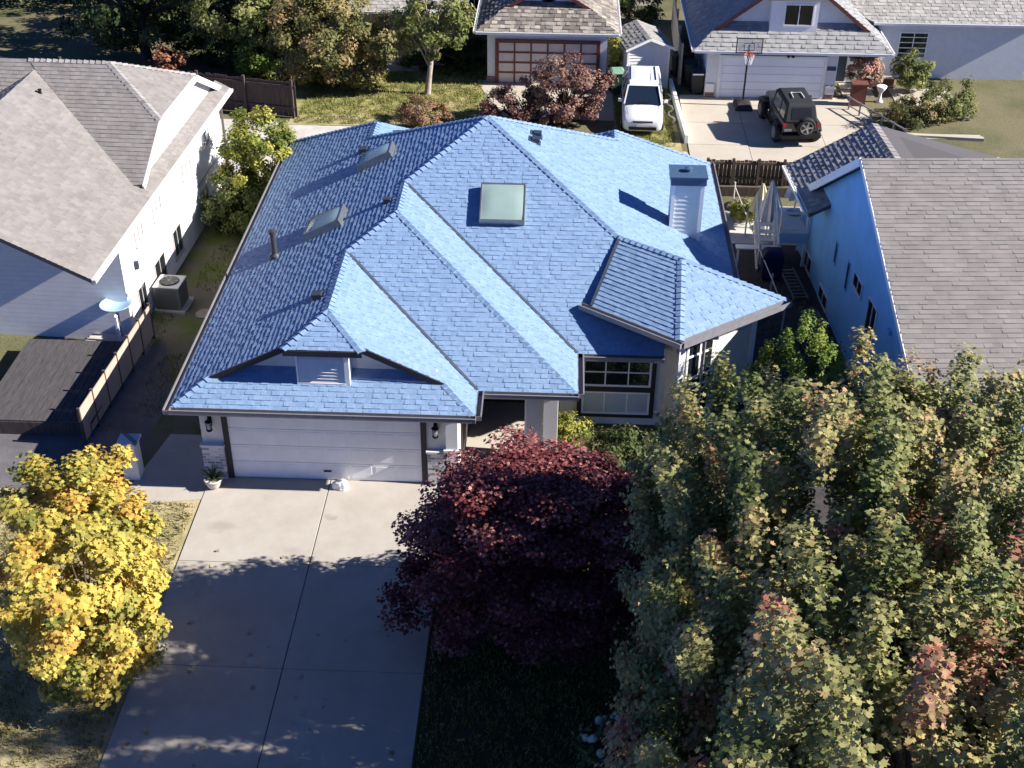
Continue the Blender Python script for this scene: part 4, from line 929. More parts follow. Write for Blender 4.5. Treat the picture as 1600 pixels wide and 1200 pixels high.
board_fence('wooden_fence', (11.2, 39.6), (14.0, 39.9), 1.2, 'far pale slatted fence beyond the shed', mat('pale_fence', (0.5, 0.48, 0.44), 0.85, 0.2, 4), 0.16, 1.5, gap=0.06)
board_fence('wooden_fence', (14.55, 29.6), (14.75, 37.5), 1.75, 'tall beige boarded fence between shed and right garage', mat('beige_fence', (0.46, 0.41, 0.35), 0.85, 0.18, 3, stretch=(6, 6, 0.5)), 0.16, 2.4)
cw = thing('curb_wall', (14.2, 26, 0), 'low white timber edging wall between grass strip and cream driveway', 'wall', world=True)
m_ = MB()
for k in range(5):
    y = 23.0 + k * 1.28; xx = 14.36 - 0.05 * k; m_.obox((xx, y, 0), (-0.05, 1.25, 0), (0.14, 0.006, 0), (0, 0, 0.36 + 0.02 * (k % 2)))
m_.build('edging_board', M_WHITE, cw)
ho = MB(); pts = [(14.02 + 0.12 * math.sin(k * 1.1), 25.0 + 0.22 * k, 0.05 + 0.02 * (k % 3)) for k in range(16)]; ho.tube(pts, 0.035, 6); tag(ho.build('hose', mat('pale_hose', (0.62, 0.60, 0.54), 0.6), None, smooth=True), 'pale hose snaking on the grass strip beside the white van', 'hose')

# ================================================================== VEHICLES
def wheel(parent, x, y, r, w, rimm, out):
    t = MB(); t.lathe([(r * 0.62, -w / 2), (r * 0.93, -w / 2), (r, -w * 0.33), (r, w * 0.33), (r * 0.93, w / 2), (r * 0.62, w / 2)], (x, y, r), 22, axis='x'); wo = t.build('wheel', M_RUBBER, parent, smooth=False)
    q = MB(); s_ = 1 if out > 0 else -1; xx = x + s_ * (w / 2 + 0.002)
    q.lathe([(r * 0.62, -0.02), (r * 0.60, 0.012), (r * 0.5, 0.0), (r * 0.12, 0.012), (0.02, 0.018)] if s_ > 0 else [(r * 0.62, 0.02), (r * 0.60, -0.012), (r * 0.5, 0.0), (r * 0.12, -0.012), (0.02, -0.018)], (xx, y, r), 18, axis='x')
    q.build('rim', rimm, wo)
def ring(w, z0, z1, zb, y, tuck=0.88):
    """Cross-section of a car body: sill, belly, shoulder."""
    p = [(w * 0.80, z0), (w * 0.97, z0 + 0.10), (w, z0 + (z1 - z0) * 0.55), (w * 0.985, z1 - 0.06), (w * tuck, z1), (w * 0.4, z1 + zb)]
    return [(-a, y, b) for a, b in reversed(p)][::1] + [(a, y, b) for a, b in p]
M_CARW = mat('white_car_paint', (0.72, 0.74, 0.77), 0.25, spec=0.5, coat=0.8)
M_CARB = mat('black_car_paint', (0.010, 0.010, 0.011), 0.28, spec=0.5, coat=0.6)
M_SOFT = mat('black_soft_top', (0.022, 0.024, 0.028), 0.75, 0.15, 6, 0.15, 40)
M_RIM = mat('alloy_rim', (0.42, 0.43, 0.45), 0.3, metal=0.8)
M_LENS = mat('lamp_lens', (0.16, 0.18, 0.20), 0.08, spec=0.8)
M_RED = mat('red_lens', (0.35, 0.02, 0.02), 0.2)
# white van, nose towards the lane (-y)
vn = thing('van', (12.74, 25.75, 0), 'white minivan parked on grass in front of the small white shed', 'van', rz=R(-1.5))
W = 0.84
body = MB(); body.loft([ring(W * 0.80, 0.26, 0.62, 0.01, -2.14), ring(W * 0.93, 0.20, 0.74, 0.03, -2.04), ring(W * 0.98, 0.18, 0.84, 0.05, -1.75), ring(W, 0.18, 0.96, 0.05, -1.05), ring(W, 0.18, 1.0, 0.05, -0.6), ring(W, 0.18, 1.0, 0.04, 1.6), ring(W * 0.97, 0.22, 0.98, 0.03, 2.02), ring(W * 0.9, 0.28, 0.92, 0.0, 2.12)])
vb_ = body.build('body', M_CARW, vn, smooth=True)
def cab(y, w, z): return [(-w, y, z), (w, y, z)]
g = MB()
lower = [(-0.74, -1.18, 0.99), (0.74, -1.18, 0.99), (0.79, -0.55, 1.0), (0.79, 1.95, 0.99), (-0.79, 1.95, 0.99), (-0.79, -0.55, 1.0)]
upper = [(-0.60, -0.42, 1.52), (0.60, -0.42, 1.52), (0.63, 0.0, 1.56), (0.63, 1.78, 1.54), (-0.63, 1.78, 1.54), (-0.63, 0.0, 1.56)]
g.loft([lower, upper]); g.build('windows', mat('tinted_glass', (0.012, 0.022, 0.040), 0.08, spec=0.5), vn)
rf_ = MB(); rf_.loft([[(-0.61, -0.46, 1.515), (0.61, -0.46, 1.515), (0.645, 0.0, 1.55), (0.645, 1.82, 1.53), (-0.645, 1.82, 1.53), (-0.645, 0, 1.55)], [(-0.55, -0.36, 1.575), (0.55, -0.36, 1.575), (0.58, 0.05, 1.605), (0.57, 1.72, 1.59), (-0.57, 1.72, 1.59), (-0.58, 0.05, 1.605)], [(-0.3, -0.2, 1.60), (0.3, -0.2, 1.60), (0.32, 0.1, 1.625), (0.3, 1.6, 1.61), (-0.3, 1.6, 1.61), (-0.32, 0.1, 1.625)]]); rfo = rf_.build('roof_panel', M_CARW, vn, smooth=False, bevel=0.02)
pr = MB()
for s_ in (-1, 1):
    pr.beam((s_ * 0.76, -1.18, 1.0), (s_ * 0.615, -0.44, 1.54), 0.05, 0.06); pr.beam((s_ * 0.80, 0.05, 1.0), (s_ * 0.645, 0.1, 1.55), 0.06, 0.05, (0, 1, 0)); pr.beam((s_ * 0.80, 1.0, 1.0), (s_ * 0.645, 1.0, 1.55), 0.06, 0.05, (0, 1, 0)); pr.beam((s_ * 0.79, 1.95, 0.99), (s_ * 0.64, 1.8, 1.55), 0.07, 0.07)
pr.build('pillar', M_CARW, vn)
for s_ in (-1, 1):
    q = MB(); q.beam((s_ * 0.52, 0.0, 1.63), (s_ * 0.50, 1.6, 1.62), 0.03, 0.03); q.build('roof_rail', M_BLACK, vn)
    q = MB(); q.loft([[(s_ * 0.86, -0.95, 0.98), (s_ * 1.02, -0.92, 1.0), (s_ * 1.02, -0.92, 1.13), (s_ * 0.88, -0.95, 1.12)], [(s_ * 0.86, -0.84, 0.98), (s_ * 1.0, -0.82, 1.0), (s_ * 1.0, -0.82, 1.12), (s_ * 0.88, -0.84, 1.11)]]); q.build('side_mirror', M_CARW, vn, bevel=0.015)
    q = MB(); q.loft([[(s_ * 0.46, -2.10, 0.58), (s_ * 0.74, -1.98, 0.60), (s_ * 0.75, -1.93, 0.74), (s_ * 0.48, -2.06, 0.71)], [(s_ * 0.46, -1.9, 0.62), (s_ * 0.74, -1.8, 0.64), (s_ * 0.75, -1.75, 0.79), (s_ * 0.48, -1.86, 0.775)]]); q.build('headlight', M_LENS, vn)
    for yy in (-1.35, 1.35): wheel(vn, s_ * 0.76, yy, 0.31, 0.2, M_RIM, s_)
q = MB()
for s_ in (-1, 1):
    for yy in (-0.62, 0.42, 1.30): q.box(s_ * 0.843 - 0.003, yy - 0.008, 0.30, s_ * 0.843 + 0.003, yy + 0.008, 0.95)
    q.beam((s_ * 0.60, -1.95, 0.862), (s_ * 0.70, -1.16, 0.985), 0.012, 0.010)
q.build('panel_gap', M_BLACK, vn)
for s_ in (-1, 1):
    for yy in (-0.35, 0.75):
        h_ = MB(); h_.box(s_ * 0.85 - 0.012, yy, 0.84, s_ * 0.85 + 0.012, yy + 0.16, 0.87); h_.build('door_handle', M_CARW, vn)
q = MB(); q.box(-0.40, -2.165, 0.60, 0.40, -2.08, 0.66); q.build('grille', M_BLACK, vn)
q = MB(); q.box(-0.55, -2.18, 0.30, 0.55, -2.08, 0.42); q.build('air_intake', M_BLACK, vn)
q = MB(); q.box(-0.24, -2.185, 0.44, 0.24, -2.172, 0.55); q.build('number_plate', M_PLASTW, vn)
q = MB()
for s_ in (-1, 1): q.beam((s_ * 0.1 - 0.3, -1.21, 1.02), (s_ * 0.1 + 0.25, -1.10, 1.10), 0.015, 0.015)
q.build('wiper', M_BLACK, vn)
for s_ in (-1, 1):
    q = MB(); q.box(s_ * 0.36 - 0.2, 0.0, 0.7, s_ * 0.36 + 0.2, 0.35, 1.35); q.build('seat', mat('grey_seat', (0.2, 0.2, 0.21), 0.8), vn)
# black off-roader with soft top, tail towards the camera
jp = thing('off_roader', (18.72, 24.72, 0), 'black soft top off-roader with a spare wheel on its tail', 'off-roader', rz=R(6))
def bx_(w, z0, z1, y, ch=0.05): return [(-w, y, z0 + ch), (-w + ch, y, z0), (w - ch, y, z0), (w, y, z0 + ch), (w, y, z1 - ch), (w - ch, y, z1), (-w + ch, y, z1), (-w, y, z1 - ch)]
b = MB(); b.loft([bx_(0.72, 0.42, 1.0, -1.78), bx_(0.74, 0.40, 1.02, -1.7), bx_(0.74, 0.40, 1.02, 0.55)]); b.loft([bx_(0.70, 0.45, 1.03, 0.55), bx_(0.66, 0.5, 1.03, 0.9), bx_(0.58, 0.55, 0.98, 1.85), bx_(0.55, 0.6, 0.9, 1.92)]); jb = b.build('body', M_CARB, jp, bevel=0.02)
for s_ in (-1, 1):
    for y0, l_ in ((-1.15, 1.0), (1.28, 1.05)):
        f = MB(); z = 0.78; f.loft([[(s_ * 0.62, y0 - l_ / 2, z - 0.18), (s_ * 0.90, y0 - l_ / 2, z - 0.2), (s_ * 0.90, y0 - l_ / 2, z - 0.14), (s_ * 0.62, y0 - l_ / 2, z - 0.1)], [(s_ * 0.62, y0 - l_ * 0.3, z + 0.02), (s_ * 0.90, y0 - l_ * 0.3, z), (s_ * 0.90, y0 - l_ * 0.3, z + 0.05), (s_ * 0.62, y0 - l_ * 0.3, z + 0.09)], [(s_ * 0.62, y0 + l_ * 0.3, z + 0.02), (s_ * 0.90, y0 + l_ * 0.3, z), (s_ * 0.90, y0 + l_ * 0.3, z + 0.05), (s_ * 0.62, y0 + l_ * 0.3, z + 0.09)], [(s_ * 0.62, y0 + l_ / 2, z - 0.18), (s_ * 0.90, y0 + l_ / 2, z - 0.2), (s_ * 0.90, y0 + l_ / 2, z - 0.14), (s_ * 0.62, y0 + l_ / 2, z - 0.1)]]); f.build('fender', M_BLACK, jp)
        wheel(jp, s_ * 0.78, y0, 0.40, 0.26, M_RIM, s_)
    q = MB(); q.box(s_ * 0.80 - 0.05, -0.6, 0.36, s_ * 0.80 + 0.05, 0.7, 0.42); q.build('side_step', M_BLACK, jp)
    q = MB(); q.box(s_ * 0.68 - 0.06, -1.83, 0.82, s_ * 0.68 + 0.06, -1.76, 1.0); q.build('tail_light', M_RED, jp)
    q = MB(); q.loft([[(s_ * 0.78, 0.50, 1.08), (s_ * 0.98, 0.52, 1.08), (s_ * 0.98, 0.52, 1.25), (s_ * 0.80, 0.50, 1.25)], [(s_ * 0.78, 0.60, 1.08), (s_ * 0.95, 0.62, 1.08), (s_ * 0.95, 0.62, 1.23), (s_ * 0.80, 0.60, 1.23)]]); q.build('side_mirror', M_BLACK, jp, bevel=0.015)
tp = MB()
tp.loft([[(-0.66, -1.74, 1.02), (0.66, -1.74, 1.02), (0.66, 0.52, 1.03), (-0.66, 0.52, 1.03)], [(-0.56, -1.50, 1.62), (0.56, -1.50, 1.62), (0.56, 0.22, 1.68), (-0.56, 0.22, 1.68)], [(-0.50, -1.40, 1.69), (0.50, -1.40, 1.69), (0.50, 0.18, 1.74), (-0.50, 0.18, 1.74)]]); tpo = tp.build('soft_top', M_SOFT, jp, bevel=0.04)
ws_ = MB(); ws_.obox((-0.58, 0.57, 1.06), (1.16, 0, 0), (0, -0.27, 0.56), (0, 0.015, 0.01)); ws_.build('windscreen', M_GLASS, jp)
for s_ in (-1, 1):
    for (ya, yb) in ((-1.45, -0.82), (-0.72, 0.22)):
        q = MB(); q.add([(s_ * 0.664, ya, 1.08), (s_ * 0.664, yb, 1.08), (s_ * 0.582, yb - (0.1 if yb > 0 else 0), 1.58), (s_ * 0.582, ya + 0.08, 1.56)], [(0, 1, 2, 3)]); q.build('side_window', mat('vinyl_window', (0.16, 0.18, 0.15), 0.1, spec=0.6), tpo)
rwn = MB(); rwn.add([(-0.42, -1.712, 1.12), (0.42, -1.712, 1.12), (0.38, -1.545, 1.54), (-0.38, -1.545, 1.54)], [(0, 1, 2, 3)]); rwn.build('rear_window', mat('vinyl_rear', (0.02, 0.022, 0.026), 0.2), tpo)
hr = MB(); hr.tube([(-0.22, -0.95, 1.745), (-0.20, -0.45, 1.765), (0.20, -0.45, 1.765), (0.22, -0.95, 1.745)], 0.025, 6); hr.build('roof_seam', M_GREYW, tpo)
sp = MB(); sp.lathe([(0.24, -2.10), (0.34, -2.10), (0.38, -2.04), (0.38, -1.90), (0.34, -1.84), (0.24, -1.84)], (0.14, 0, 0.92), 24, axis='y'); spo = sp.build('spare_wheel', M_RUBBER, jp)
sr = MB(); sr.lathe([(0.245, -2.08), (0.255, -2.112), (0.235, -2.115), (0.235, -2.06)], (0.14, 0, 0.92), 24, axis='y')
for k in range(5):
    t = 2 * math.pi * k / 5; sr.beam((0.14, -2.09, 0.92), (0.14 + 0.235 * math.cos(t), -2.085, 0.92 + 0.235 * math.sin(t)), 0.07, 0.03, (0, 1, 0))
sr.lathe([(0.07, -2.07), (0.07, -2.115), (0.03, -2.12)], (0.14, 0, 0.92), 14, axis='y'); sr.build('rim', M_RIM, spo)
q = MB(); q.box(-0.80, -1.98, 0.42, 0.80, -1.80, 0.58); q.build('bumper', M_BLACK, jp, bevel=0.02)
q = MB(); q.box(-0.66, -1.80, 0.66, -0.36, -1.786, 0.78); q.build('number_plate', M_PLASTW, jp)

# ================================================================== RIGHT-HAND SIDE YARD
rk = thing('raised_deck', (17.1, 13.6, 0), 'white raised deck with railings and steps beside the blue wall', 'deck', world=True)
q = MB(); q.box(16.72, 12.9, 1.15, 17.62, 14.8, 1.25); q.build('deck_floor', M_PLASTW, rk)
q = MB(); q.box(16.68, 12.86, 0.86, 17.62, 12.9, 1.24); q.box(16.68, 12.9, 0.86, 16.72, 14.8, 1.24); q.build('fascia', mat('blue_shade_board', (0.36, 0.56, 0.80), 0.6), rk)  # white fascia boards coloured blue for the skylit shade on them
for (px_, py_) in ((16.72, 12.92), (17.58, 12.92), (16.72, 14.76)):
    q = MB(); q.box(px_ - 0.05, py_ - 0.05, 0, px_ + 0.05, py_ + 0.05, 2.0); q.build('post', M_TRIM_W, rk)
q = MB()
for z in (1.35, 1.95): q.beam((16.77, 12.92, z), (17.53, 12.92, z), 0.05, 0.06); q.beam((16.72, 12.97, z), (16.72, 14.71, z), 0.05, 0.06)
q.build('rail', M_TRIM_W, rk)
for k in range(6):
    z = 1.0 - 0.165 * k; q = MB(); q.box(16.05, 13.0 - 0.24 * k + 0.9, z - 0.04, 16.66, 13.26 - 0.24 * k + 0.9, z); q.build('step', M_TRIM_W, rk)
for xx in (16.03, 16.66):
    q = MB(); q.beam((xx, 14.1, 1.0), (xx, 12.55, 0.0), 0.05, 0.22); q.build('stringer', M_TRIM_W, rk)
    q = MB(); q.beam((xx, 14.15, 1.95), (xx, 12.6, 0.95), 0.05, 0.07)
    for k in range(6): y = 14.1 - 0.29 * k; q.beam((xx, y, 1.0 - 0.187 * k), (xx, y, 1.93 - 0.187 * k), 0.035, 0.035, (0, 1, 0))
    q.build('handrail', M_TRIM_W, rk)
def folded_parasol(loc, h, m, label, lean=0.0):
    t = thing('folded_parasol', loc, label, 'parasol', 'folded garden parasols')
    q = MB(); q.tube([(0, 0, 0), (0, 0, h)], 0.025, 8); q.build('pole', M_TRIM_W, t)
    q = MB(); n_ = 16; secs = []
    for z, r_ in ((h * 0.38, 0.30), (h * 0.42, 0.32), (h * 0.6, 0.25), (h * 0.8, 0.14), (h * 0.95, 0.06), (h * 1.0, 0.03)):
        secs.append([((r_ * (1 + 0.28 * (-1) ** k)) * math.cos(2 * math.pi * k / n_) + lean * z, (r_ * (1 + 0.28 * (-1) ** k)) * math.sin(2 * math.pi * k / n_), z) for k in range(n_)])
    q.loft(secs); q.build('canopy', m, t)
    q = MB(); q.lathe([(0.25, 0.0), (0.25, 0.06), (0.05, 0.09)], seg=16); q.build('parasol_base', M_METAL, t)
M_CANV = mat('white_canvas', (0.78, 0.77, 0.75), 0.9, 0.05, 6)
folded_parasol((16.55, 14.55, 0), 2.35, M_CANV, 'white folded parasol on the patio left of the deck railing')
folded_parasol((17.35, 14.35, 1.25), 1.5, M_CANV, 'white folded parasol standing on the raised deck itself')
folded_parasol((16.42, 15.6, 0), 1.75, mat('cream_canvas', (0.72, 0.68, 0.46), 0.9, 0.06, 6), 'pale yellow folded parasol behind the green patio shrub')
def ladder(name, a, b, w, n, label, h=0.06):
    t = thing(name, a, label, 'ladder', 'ladders lying along the blue wall', world=True)
    a, b = Vector(a), Vector(b); d = b - a; s_ = Vector((-d.y, d.x, 0)).normalized()
    for k in (-1, 1):
        q = MB(); q.beam(a + s_ * w / 2 * k, b + s_ * w / 2 * k, 0.035, 0.075); q.build('side_rail', M_METAL, t)
    for k in range(n):
        p = a + d * ((k + 0.5) / n); q = MB(); q.beam(p - s_ * (w / 2 - 0.02), p + s_ * (w / 2 - 0.02), 0.045, 0.035); q.build('rung', M_METAL, t)
ladder('ladder', (16.98, 12.5, 0.12), (17.18, 10.45, 0.14), 0.46, 9, 'long aluminium ladder lying on dark ground below the deck')
ladder('ladder', (17.30, 9.75, 0.12), (17.45, 8.3, 0.45), 0.44, 6, 'short aluminium ladder end poking out behind the green bush')
hs = MB(); hs.tube([(15.72, 17.4, 0.8), (15.78, 16.8, 0.75), (15.9, 15.0, 0.75), (16.05, 12.6, 0.75), (16.2, 10.6, 0.75), (16.32, 8.6, 0.75)], 0.02, 6)
for (x, y) in ((15.72, 17.4), (15.9, 15.0), (16.05, 12.6), (16.2, 10.6), (16.32, 8.6)): hs.tube([(x, y, 0), (x, y, 0.95)], 0.03, 6)
tag(hs.build('hand_rail', mat('pale_rail', (0.62, 0.60, 0.55), 0.6), None), 'thin pale rail on slim posts along the narrow side yard', 'railing')
bq = thing('barbecue', (16.42, 12.1, 0), 'barbecue under a dark navy cover beside the deck steps', 'barbecue')
q = MB(); q.loft([[(-0.34 * s_, -0.26 * s_, z), (0.34 * s_, -0.26 * s_, z), (0.36 * s_, 0.26 * s_, z), (-0.34 * s_, 0.27 * s_, z)] for s_, z in ((1.0, 0.05), (0.97, 0.5), (1.02, 0.85), (0.85, 1.0), (0.5, 1.06))]); q.build('cover', mat('navy_cover', (0.018, 0.02, 0.06), 0.7, 0.2, 5, 0.3, 10), bq, bevel=0.05)
q = MB(); q.lathe([(0.05, 0), (0.05, 0.06)], (0.25, -0.2, 0), 8); q.lathe([(0.05, 0), (0.05, 0.06)], (-0.25, -0.2, 0), 8); q.build('castor', M_BLACK, bq)
tb_ = thing('garden_table', (15.85, 12.9, 0), 'narrow white garden table left of the covered barbecue', 'table')
q = MB(); q.box(-0.55, -0.16, 0.66, 0.4, 0.16, 0.70); q.build('tabletop', M_PLASTW, tb_, bevel=0.02)
for sx in (-0.45, 0.3):
    for sy in (-0.12, 0.12):
        q = MB(); q.beam((sx, sy, 0), (sx, sy, 0.66), 0.04, 0.04, (0, 1, 0)); q.build('leg', M_PLASTW, tb_)
rt = thing('retaining_wall', (16.8, 18.4, 0), 'low brown timber retaining wall in front of the board fence', 'wall', world=True)
q = MB()
for k in range(3): q.box(15.3, 18.2, 0.0 + 0.13 * k, 18.5, 18.35 - 0.01 * k, 0.125 + 0.13 * k)
q.build('sleeper', M_FENCE, rt)
def rock_obj(name, loc, s, m, label, cat='rock', group=None):
    bm = bmesh.new(); bmesh.ops.create_icosphere(bm, subdivisions=3, radius=1)
    ph = [random.uniform(0, 6) for _ in range(6)]
    for v in bm.verts:
        f = 1 + 0.13 * math.sin(3 * v.co.x + ph[0]) + 0.12 * math.sin(4 * v.co.y + ph[1]) + 0.1 * math.sin(5 * v.co.z + ph[2]) + 0.05 * math.sin(9 * v.co.x + 7 * v.co.y + ph[3])
        v.co = Vector((v.co.x * s[0] * f, v.co.y * s[1] * f, max(-0.4, v.co.z) * s[2] * f))
    me = bpy.data.meshes.new(name); bm.to_mesh(me); bm.free(); me.materials.append(m)
    o = bpy.data.objects.new(name, me); COL.objects.link(o); o.location = loc
    return tag(o, label, cat, group)
M_ROCK = mat('brown_rock', (0.22, 0.185, 0.16), 0.95, 0.3, 4, 0.6, 12)
rock_obj('rock', (15.75, 17.1, 0.15), (0.32, 0.24, 0.26), M_ROCK, 'brownish boulder behind the green patio shrub')
rock_obj('rock', (16.2, 17.4, 0.12), (0.24, 0.2, 0.22), M_ROCK, 'smaller greyish boulder nearest the pale yellow parasol')
rock_obj('rock', (3.95, 0.28, 0.11), (0.20, 0.16, 0.17), mat('sun_patch_white', (0.78, 0.76, 0.72), 0.8, 0.08, 5), 'white lump standing in for a patch of sun at the foot of the garage door')  # white lump modelled in place of a patch of sunlight

# flower pot by the garage pier
pt = thing('potted_plant', (0.72, 0.16, 0.03), 'spiky green plant in a pale round pot beside the garage', 'plant pot')
q = MB(); q.lathe([(0.12, 0), (0.15, 0.03), (0.21, 0.16), (0.22, 0.24), (0.245, 0.25), (0.245, 0.29), (0.20, 0.285), (0.19, 0.25), (0.02, 0.25)], seg=24); q.build('pot', mat('pale_pot', (0.55, 0.50, 0.46), 0.8, 0.15, 10), pt, smooth=True)
q = MB()
for k in range(34):
    t = random.uniform(0, 6.28); L = random.uniform(0.25, 0.5); el = random.uniform(0.4, 1.3); w = 0.018
    d = Vector((math.cos(t) * math.cos(el), math.sin(t) * math.cos(el), math.sin(el))); s_ = Vector((-math.sin(t), math.cos(t), 0)) * w
    p0 = Vector((0, 0, 0.25)); p1 = p0 + d * L * 0.6; p2 = p0 + d * L - Vector((0, 0, 0.06))
    q.add([p0 - s_, p0 + s_, p1 + s_ * 1.1, p1 - s_ * 1.1, p2], [(0, 1, 2, 3), (3, 2, 4)])
q.build('foliage', mat('spiky_leaf', (0.13, 0.17, 0.05), 0.6, 0.2, 9, trans=0.2), pt, fix=False)

# ================================================================== VEGETATION
KITE = np.array([(0, -0.5, 0), (0.28, -0.05, 0.10), (0, 0.55, 0.02), (-0.28, -0.05, 0.10)])
LOBED = np.array([(0, -0.45, 0), (0.42, -0.22, 0.10), (0.30, 0.05, 0.05), (0.48, 0.30, 0.12), (0.12, 0.22, 0.0), (0, 0.60, -0.06), (-0.12, 0.22, 0.0), (-0.48, 0.30, 0.12), (-0.30, 0.05, 0.05), (-0.42, -0.22, 0.10)])
def leaf_mesh(name, parent, pos, nrm, size, tone, m, shape=KITE):
    """Many small leaf faces as one mesh: pos, nrm (N,3), size (N,), tone (N,)."""
    N = len(pos); k = len(shape)
    nrm = nrm / (np.linalg.norm(nrm, axis=1, keepdims=True) + 1e-9)
    rv = RNG.normal(size=(N, 3)); rv -= nrm * np.sum(rv * nrm, axis=1, keepdims=True)
    a = rv / (np.linalg.norm(rv, axis=1, keepdims=True) + 1e-9); b = np.cross(nrm, a)
    T = shape[None] * size[:, None, None]
    V = pos[:, None] + T[..., 0:1] * a[:, None] + T[..., 1:2] * b[:, None] + T[..., 2:3] * nrm[:, None]
    V = V.reshape(-1, 3).astype(np.float32)
    me = bpy.data.meshes.new(name)
    me.vertices.add(N * k); me.vertices.foreach_set('co', V.ravel())
    me.loops.add(N * k); me.loops.foreach_set('vertex_index', np.arange(N * k, dtype=np.int32))
    me.polygons.add(N); me.polygons.foreach_set('loop_start', (np.arange(N) * k).astype(np.int32))
    try: me.polygons.foreach_set('loop_total', np.full(N, k, dtype=np.int32))
    except Exception: pass
    at = me.attributes.new('tone', 'FLOAT', 'FACE'); at.data.foreach_set('value', np.clip(tone, 0, 1).astype(np.float32))
    me.update(calc_edges=True); me.materials.append(m)
    o = bpy.data.objects.new(name, me); COL.objects.link(o)
    if parent: o.parent = parent
    return o
def crown_clusters(n, c, rad, power=2.0, inner=0.55, lump=0.15, zmin=None, keep=None):
    """Cluster centres filling the outer part of a lumpy rounded crown."""
    out = []; ph = RNG.uniform(0, 6.28, 6)
    while len(out) < n:
        d = RNG.normal(size=3); d /= np.linalg.norm(d)
        s = (abs(d[0]) ** power + abs(d[1]) ** power + abs(d[2]) ** power) ** (-1 / power)
        r = s * (1 + lump * math.sin(3 * math.atan2(d[1], d[0]) + ph[0]) * math.cos(2.5 * d[2] + ph[1]) + lump * 0.8 * math.sin(5 * d[0] + ph[2]) * math.sin(4 * d[1] + ph[3]))
        r *= inner + (1 - inner) * RNG.random() ** 0.5
        p = np.array([c[0] + d[0] * r * rad[0], c[1] + d[1] * r * rad[1], c[2] + d[2] * r * rad[2]])
        if zmin is not None and p[2] < zmin: continue
        if keep is not None and not keep(p): continue
        out.append(p)
    return np.array(out)
def fill(cl, n, cr, size, c, up=0.6, outw=0.7, spread=0.35, tones=None, tvar=0.12):
    """Leaves gathered round cluster centres."""
    i = RNG.integers(0, len(cl), n); d = RNG.normal(size=(n, 3)); d /= np.linalg.norm(d, axis=1, keepdims=True)
    r = RNG.random(n) ** 0.55
    crs = np.asarray(cr)[None] * RNG.uniform(0.7, 1.25, (len(cl), 1))
    pos = cl[i] + d * r[:, None] * crs[i]
    nrm = d * spread + np.array([0, 0, up]) + RNG.normal(size=(n, 3)) * 0.45
    o = pos - np.asarray(c); o /= np.linalg.norm(o, axis=1, keepdims=True) + 1e-9
    nrm = nrm + o * outw
    tone = (tones[i] if tones is not None else 0.5) + RNG.normal(size=n) * tvar
    return pos, nrm, size * RNG.uniform(0.65, 1.3, n), tone
def woody(name, parent, base, fork, cl, r0, m, n_limb=14, twig=0.012):
    """Tapered trunk with bending limbs that run out to the leaf clusters."""
    q = MB(); base, fork = Vector(base), Vector(fork)
    mid = base.lerp(fork, 0.5) + Vector((random.uniform(-.08, .08), random.uniform(-.08, .08), 0))
    q.tube([base - Vector((0, 0, 0.1)), base + Vector((0, 0, 0.12)), mid, fork], [r0 * 1.5, r0 * 1.1, r0 * 0.9, r0 * 0.75], 10)
    idx = RNG.choice(len(cl), min(n_limb, len(cl)), replace=False)
    for j in idx:
        e = Vector(cl[j]); a = base.lerp(fork, random.uniform(0.65, 1.0)); d = e - a
        m1 = a + d * 0.35 + Vector((0, 0, d.length * 0.12)); m2 = a + d * 0.7 + Vector((random.uniform(-.1, .1), random.uniform(-.1, .1), d.length * 0.08))
        q.tube([a, m1, m2, e], [r0 * 0.45, r0 * 0.28, r0 * 0.16, twig], 6)
    return q.build(name, m, parent, smooth=True)
def leaf_mat(name, ramp, trans=0.3, rough=0.65):
    return mat(name, (0.1, 0.1, 0.05), rough, 0.0, ramp=ramp, trans=trans, spec=0.14)
def plant(name, loc, label, cat, c, rad, ncl, cr, n, size, m, tone=(0.3, 0.7), trunk=None, bark=None, shape=KITE, power=2.0, inner=0.5, zmin=0.12, group=None, n_limb=14, up=0.6, outw=0.7, lump=0.15, tvar=0.12, crown_name='crown'):
    """A tree or shrub: leafy crown and woody trunk as two parts of one thing; c is relative to loc."""
    t = thing(name, loc, label, cat, group)
    cl = crown_clusters(ncl, c, rad, power, inner, lump, zmin)
    tones = RNG.uniform(tone[0], tone[1], ncl)
    pos, nrm, sz, tn = fill(cl, n, cr, size, c, up, outw, tones=tones, tvar=tvar)
    k = pos[:, 2] > 0.03
    leaf_mesh(crown_name, t, pos[k], nrm[k], sz[k], tn[k], m, shape)
    r0, fork = trunk if trunk else (0.05, (0, 0, c[2] * 0.5))
    woody('trunk', t, (0, 0, 0), fork, cl, r0, bark or M_BARK, n_limb)
    return t

L_MAPLE = leaf_mat('maple_leaf', [(0.0, (0.050, 0.078, 0.022)), (0.3, (0.150, 0.182, 0.062)), (0.5, (0.275, 0.285, 0.118)), (0.68, (0.40, 0.350, 0.145)), (0.84, (0.43, 0.265, 0.160)), (1.0, (0.36, 0.125, 0.09))], 0.26)
L_RED = leaf_mat('red_maple_leaf', [(0.0, (0.05, 0.010, 0.014)), (0.4, (0.15, 0.036, 0.042)), (0.75, (0.33, 0.120, 0.115)), (1.0, (0.48, 0.25, 0.22))], 0.2)
L_YEL = leaf_mat('golden_leaf', [(0.0, (0.20, 0.24, 0.06)), (0.3, (0.44, 0.38, 0.09)), (0.6, (0.64, 0.51, 0.12)), (0.85, (0.60, 0.41, 0.09)), (1.0, (0.40, 0.19, 0.05))], 0.35)
L_YG = leaf_mat('yellow_green_leaf', [(0.0, (0.05, 0.08, 0.02)), (0.45, (0.15, 0.19, 0.04)), (0.8, (0.36, 0.36, 0.08)), (1.0, (0.50, 0.46, 0.12))], 0.3)
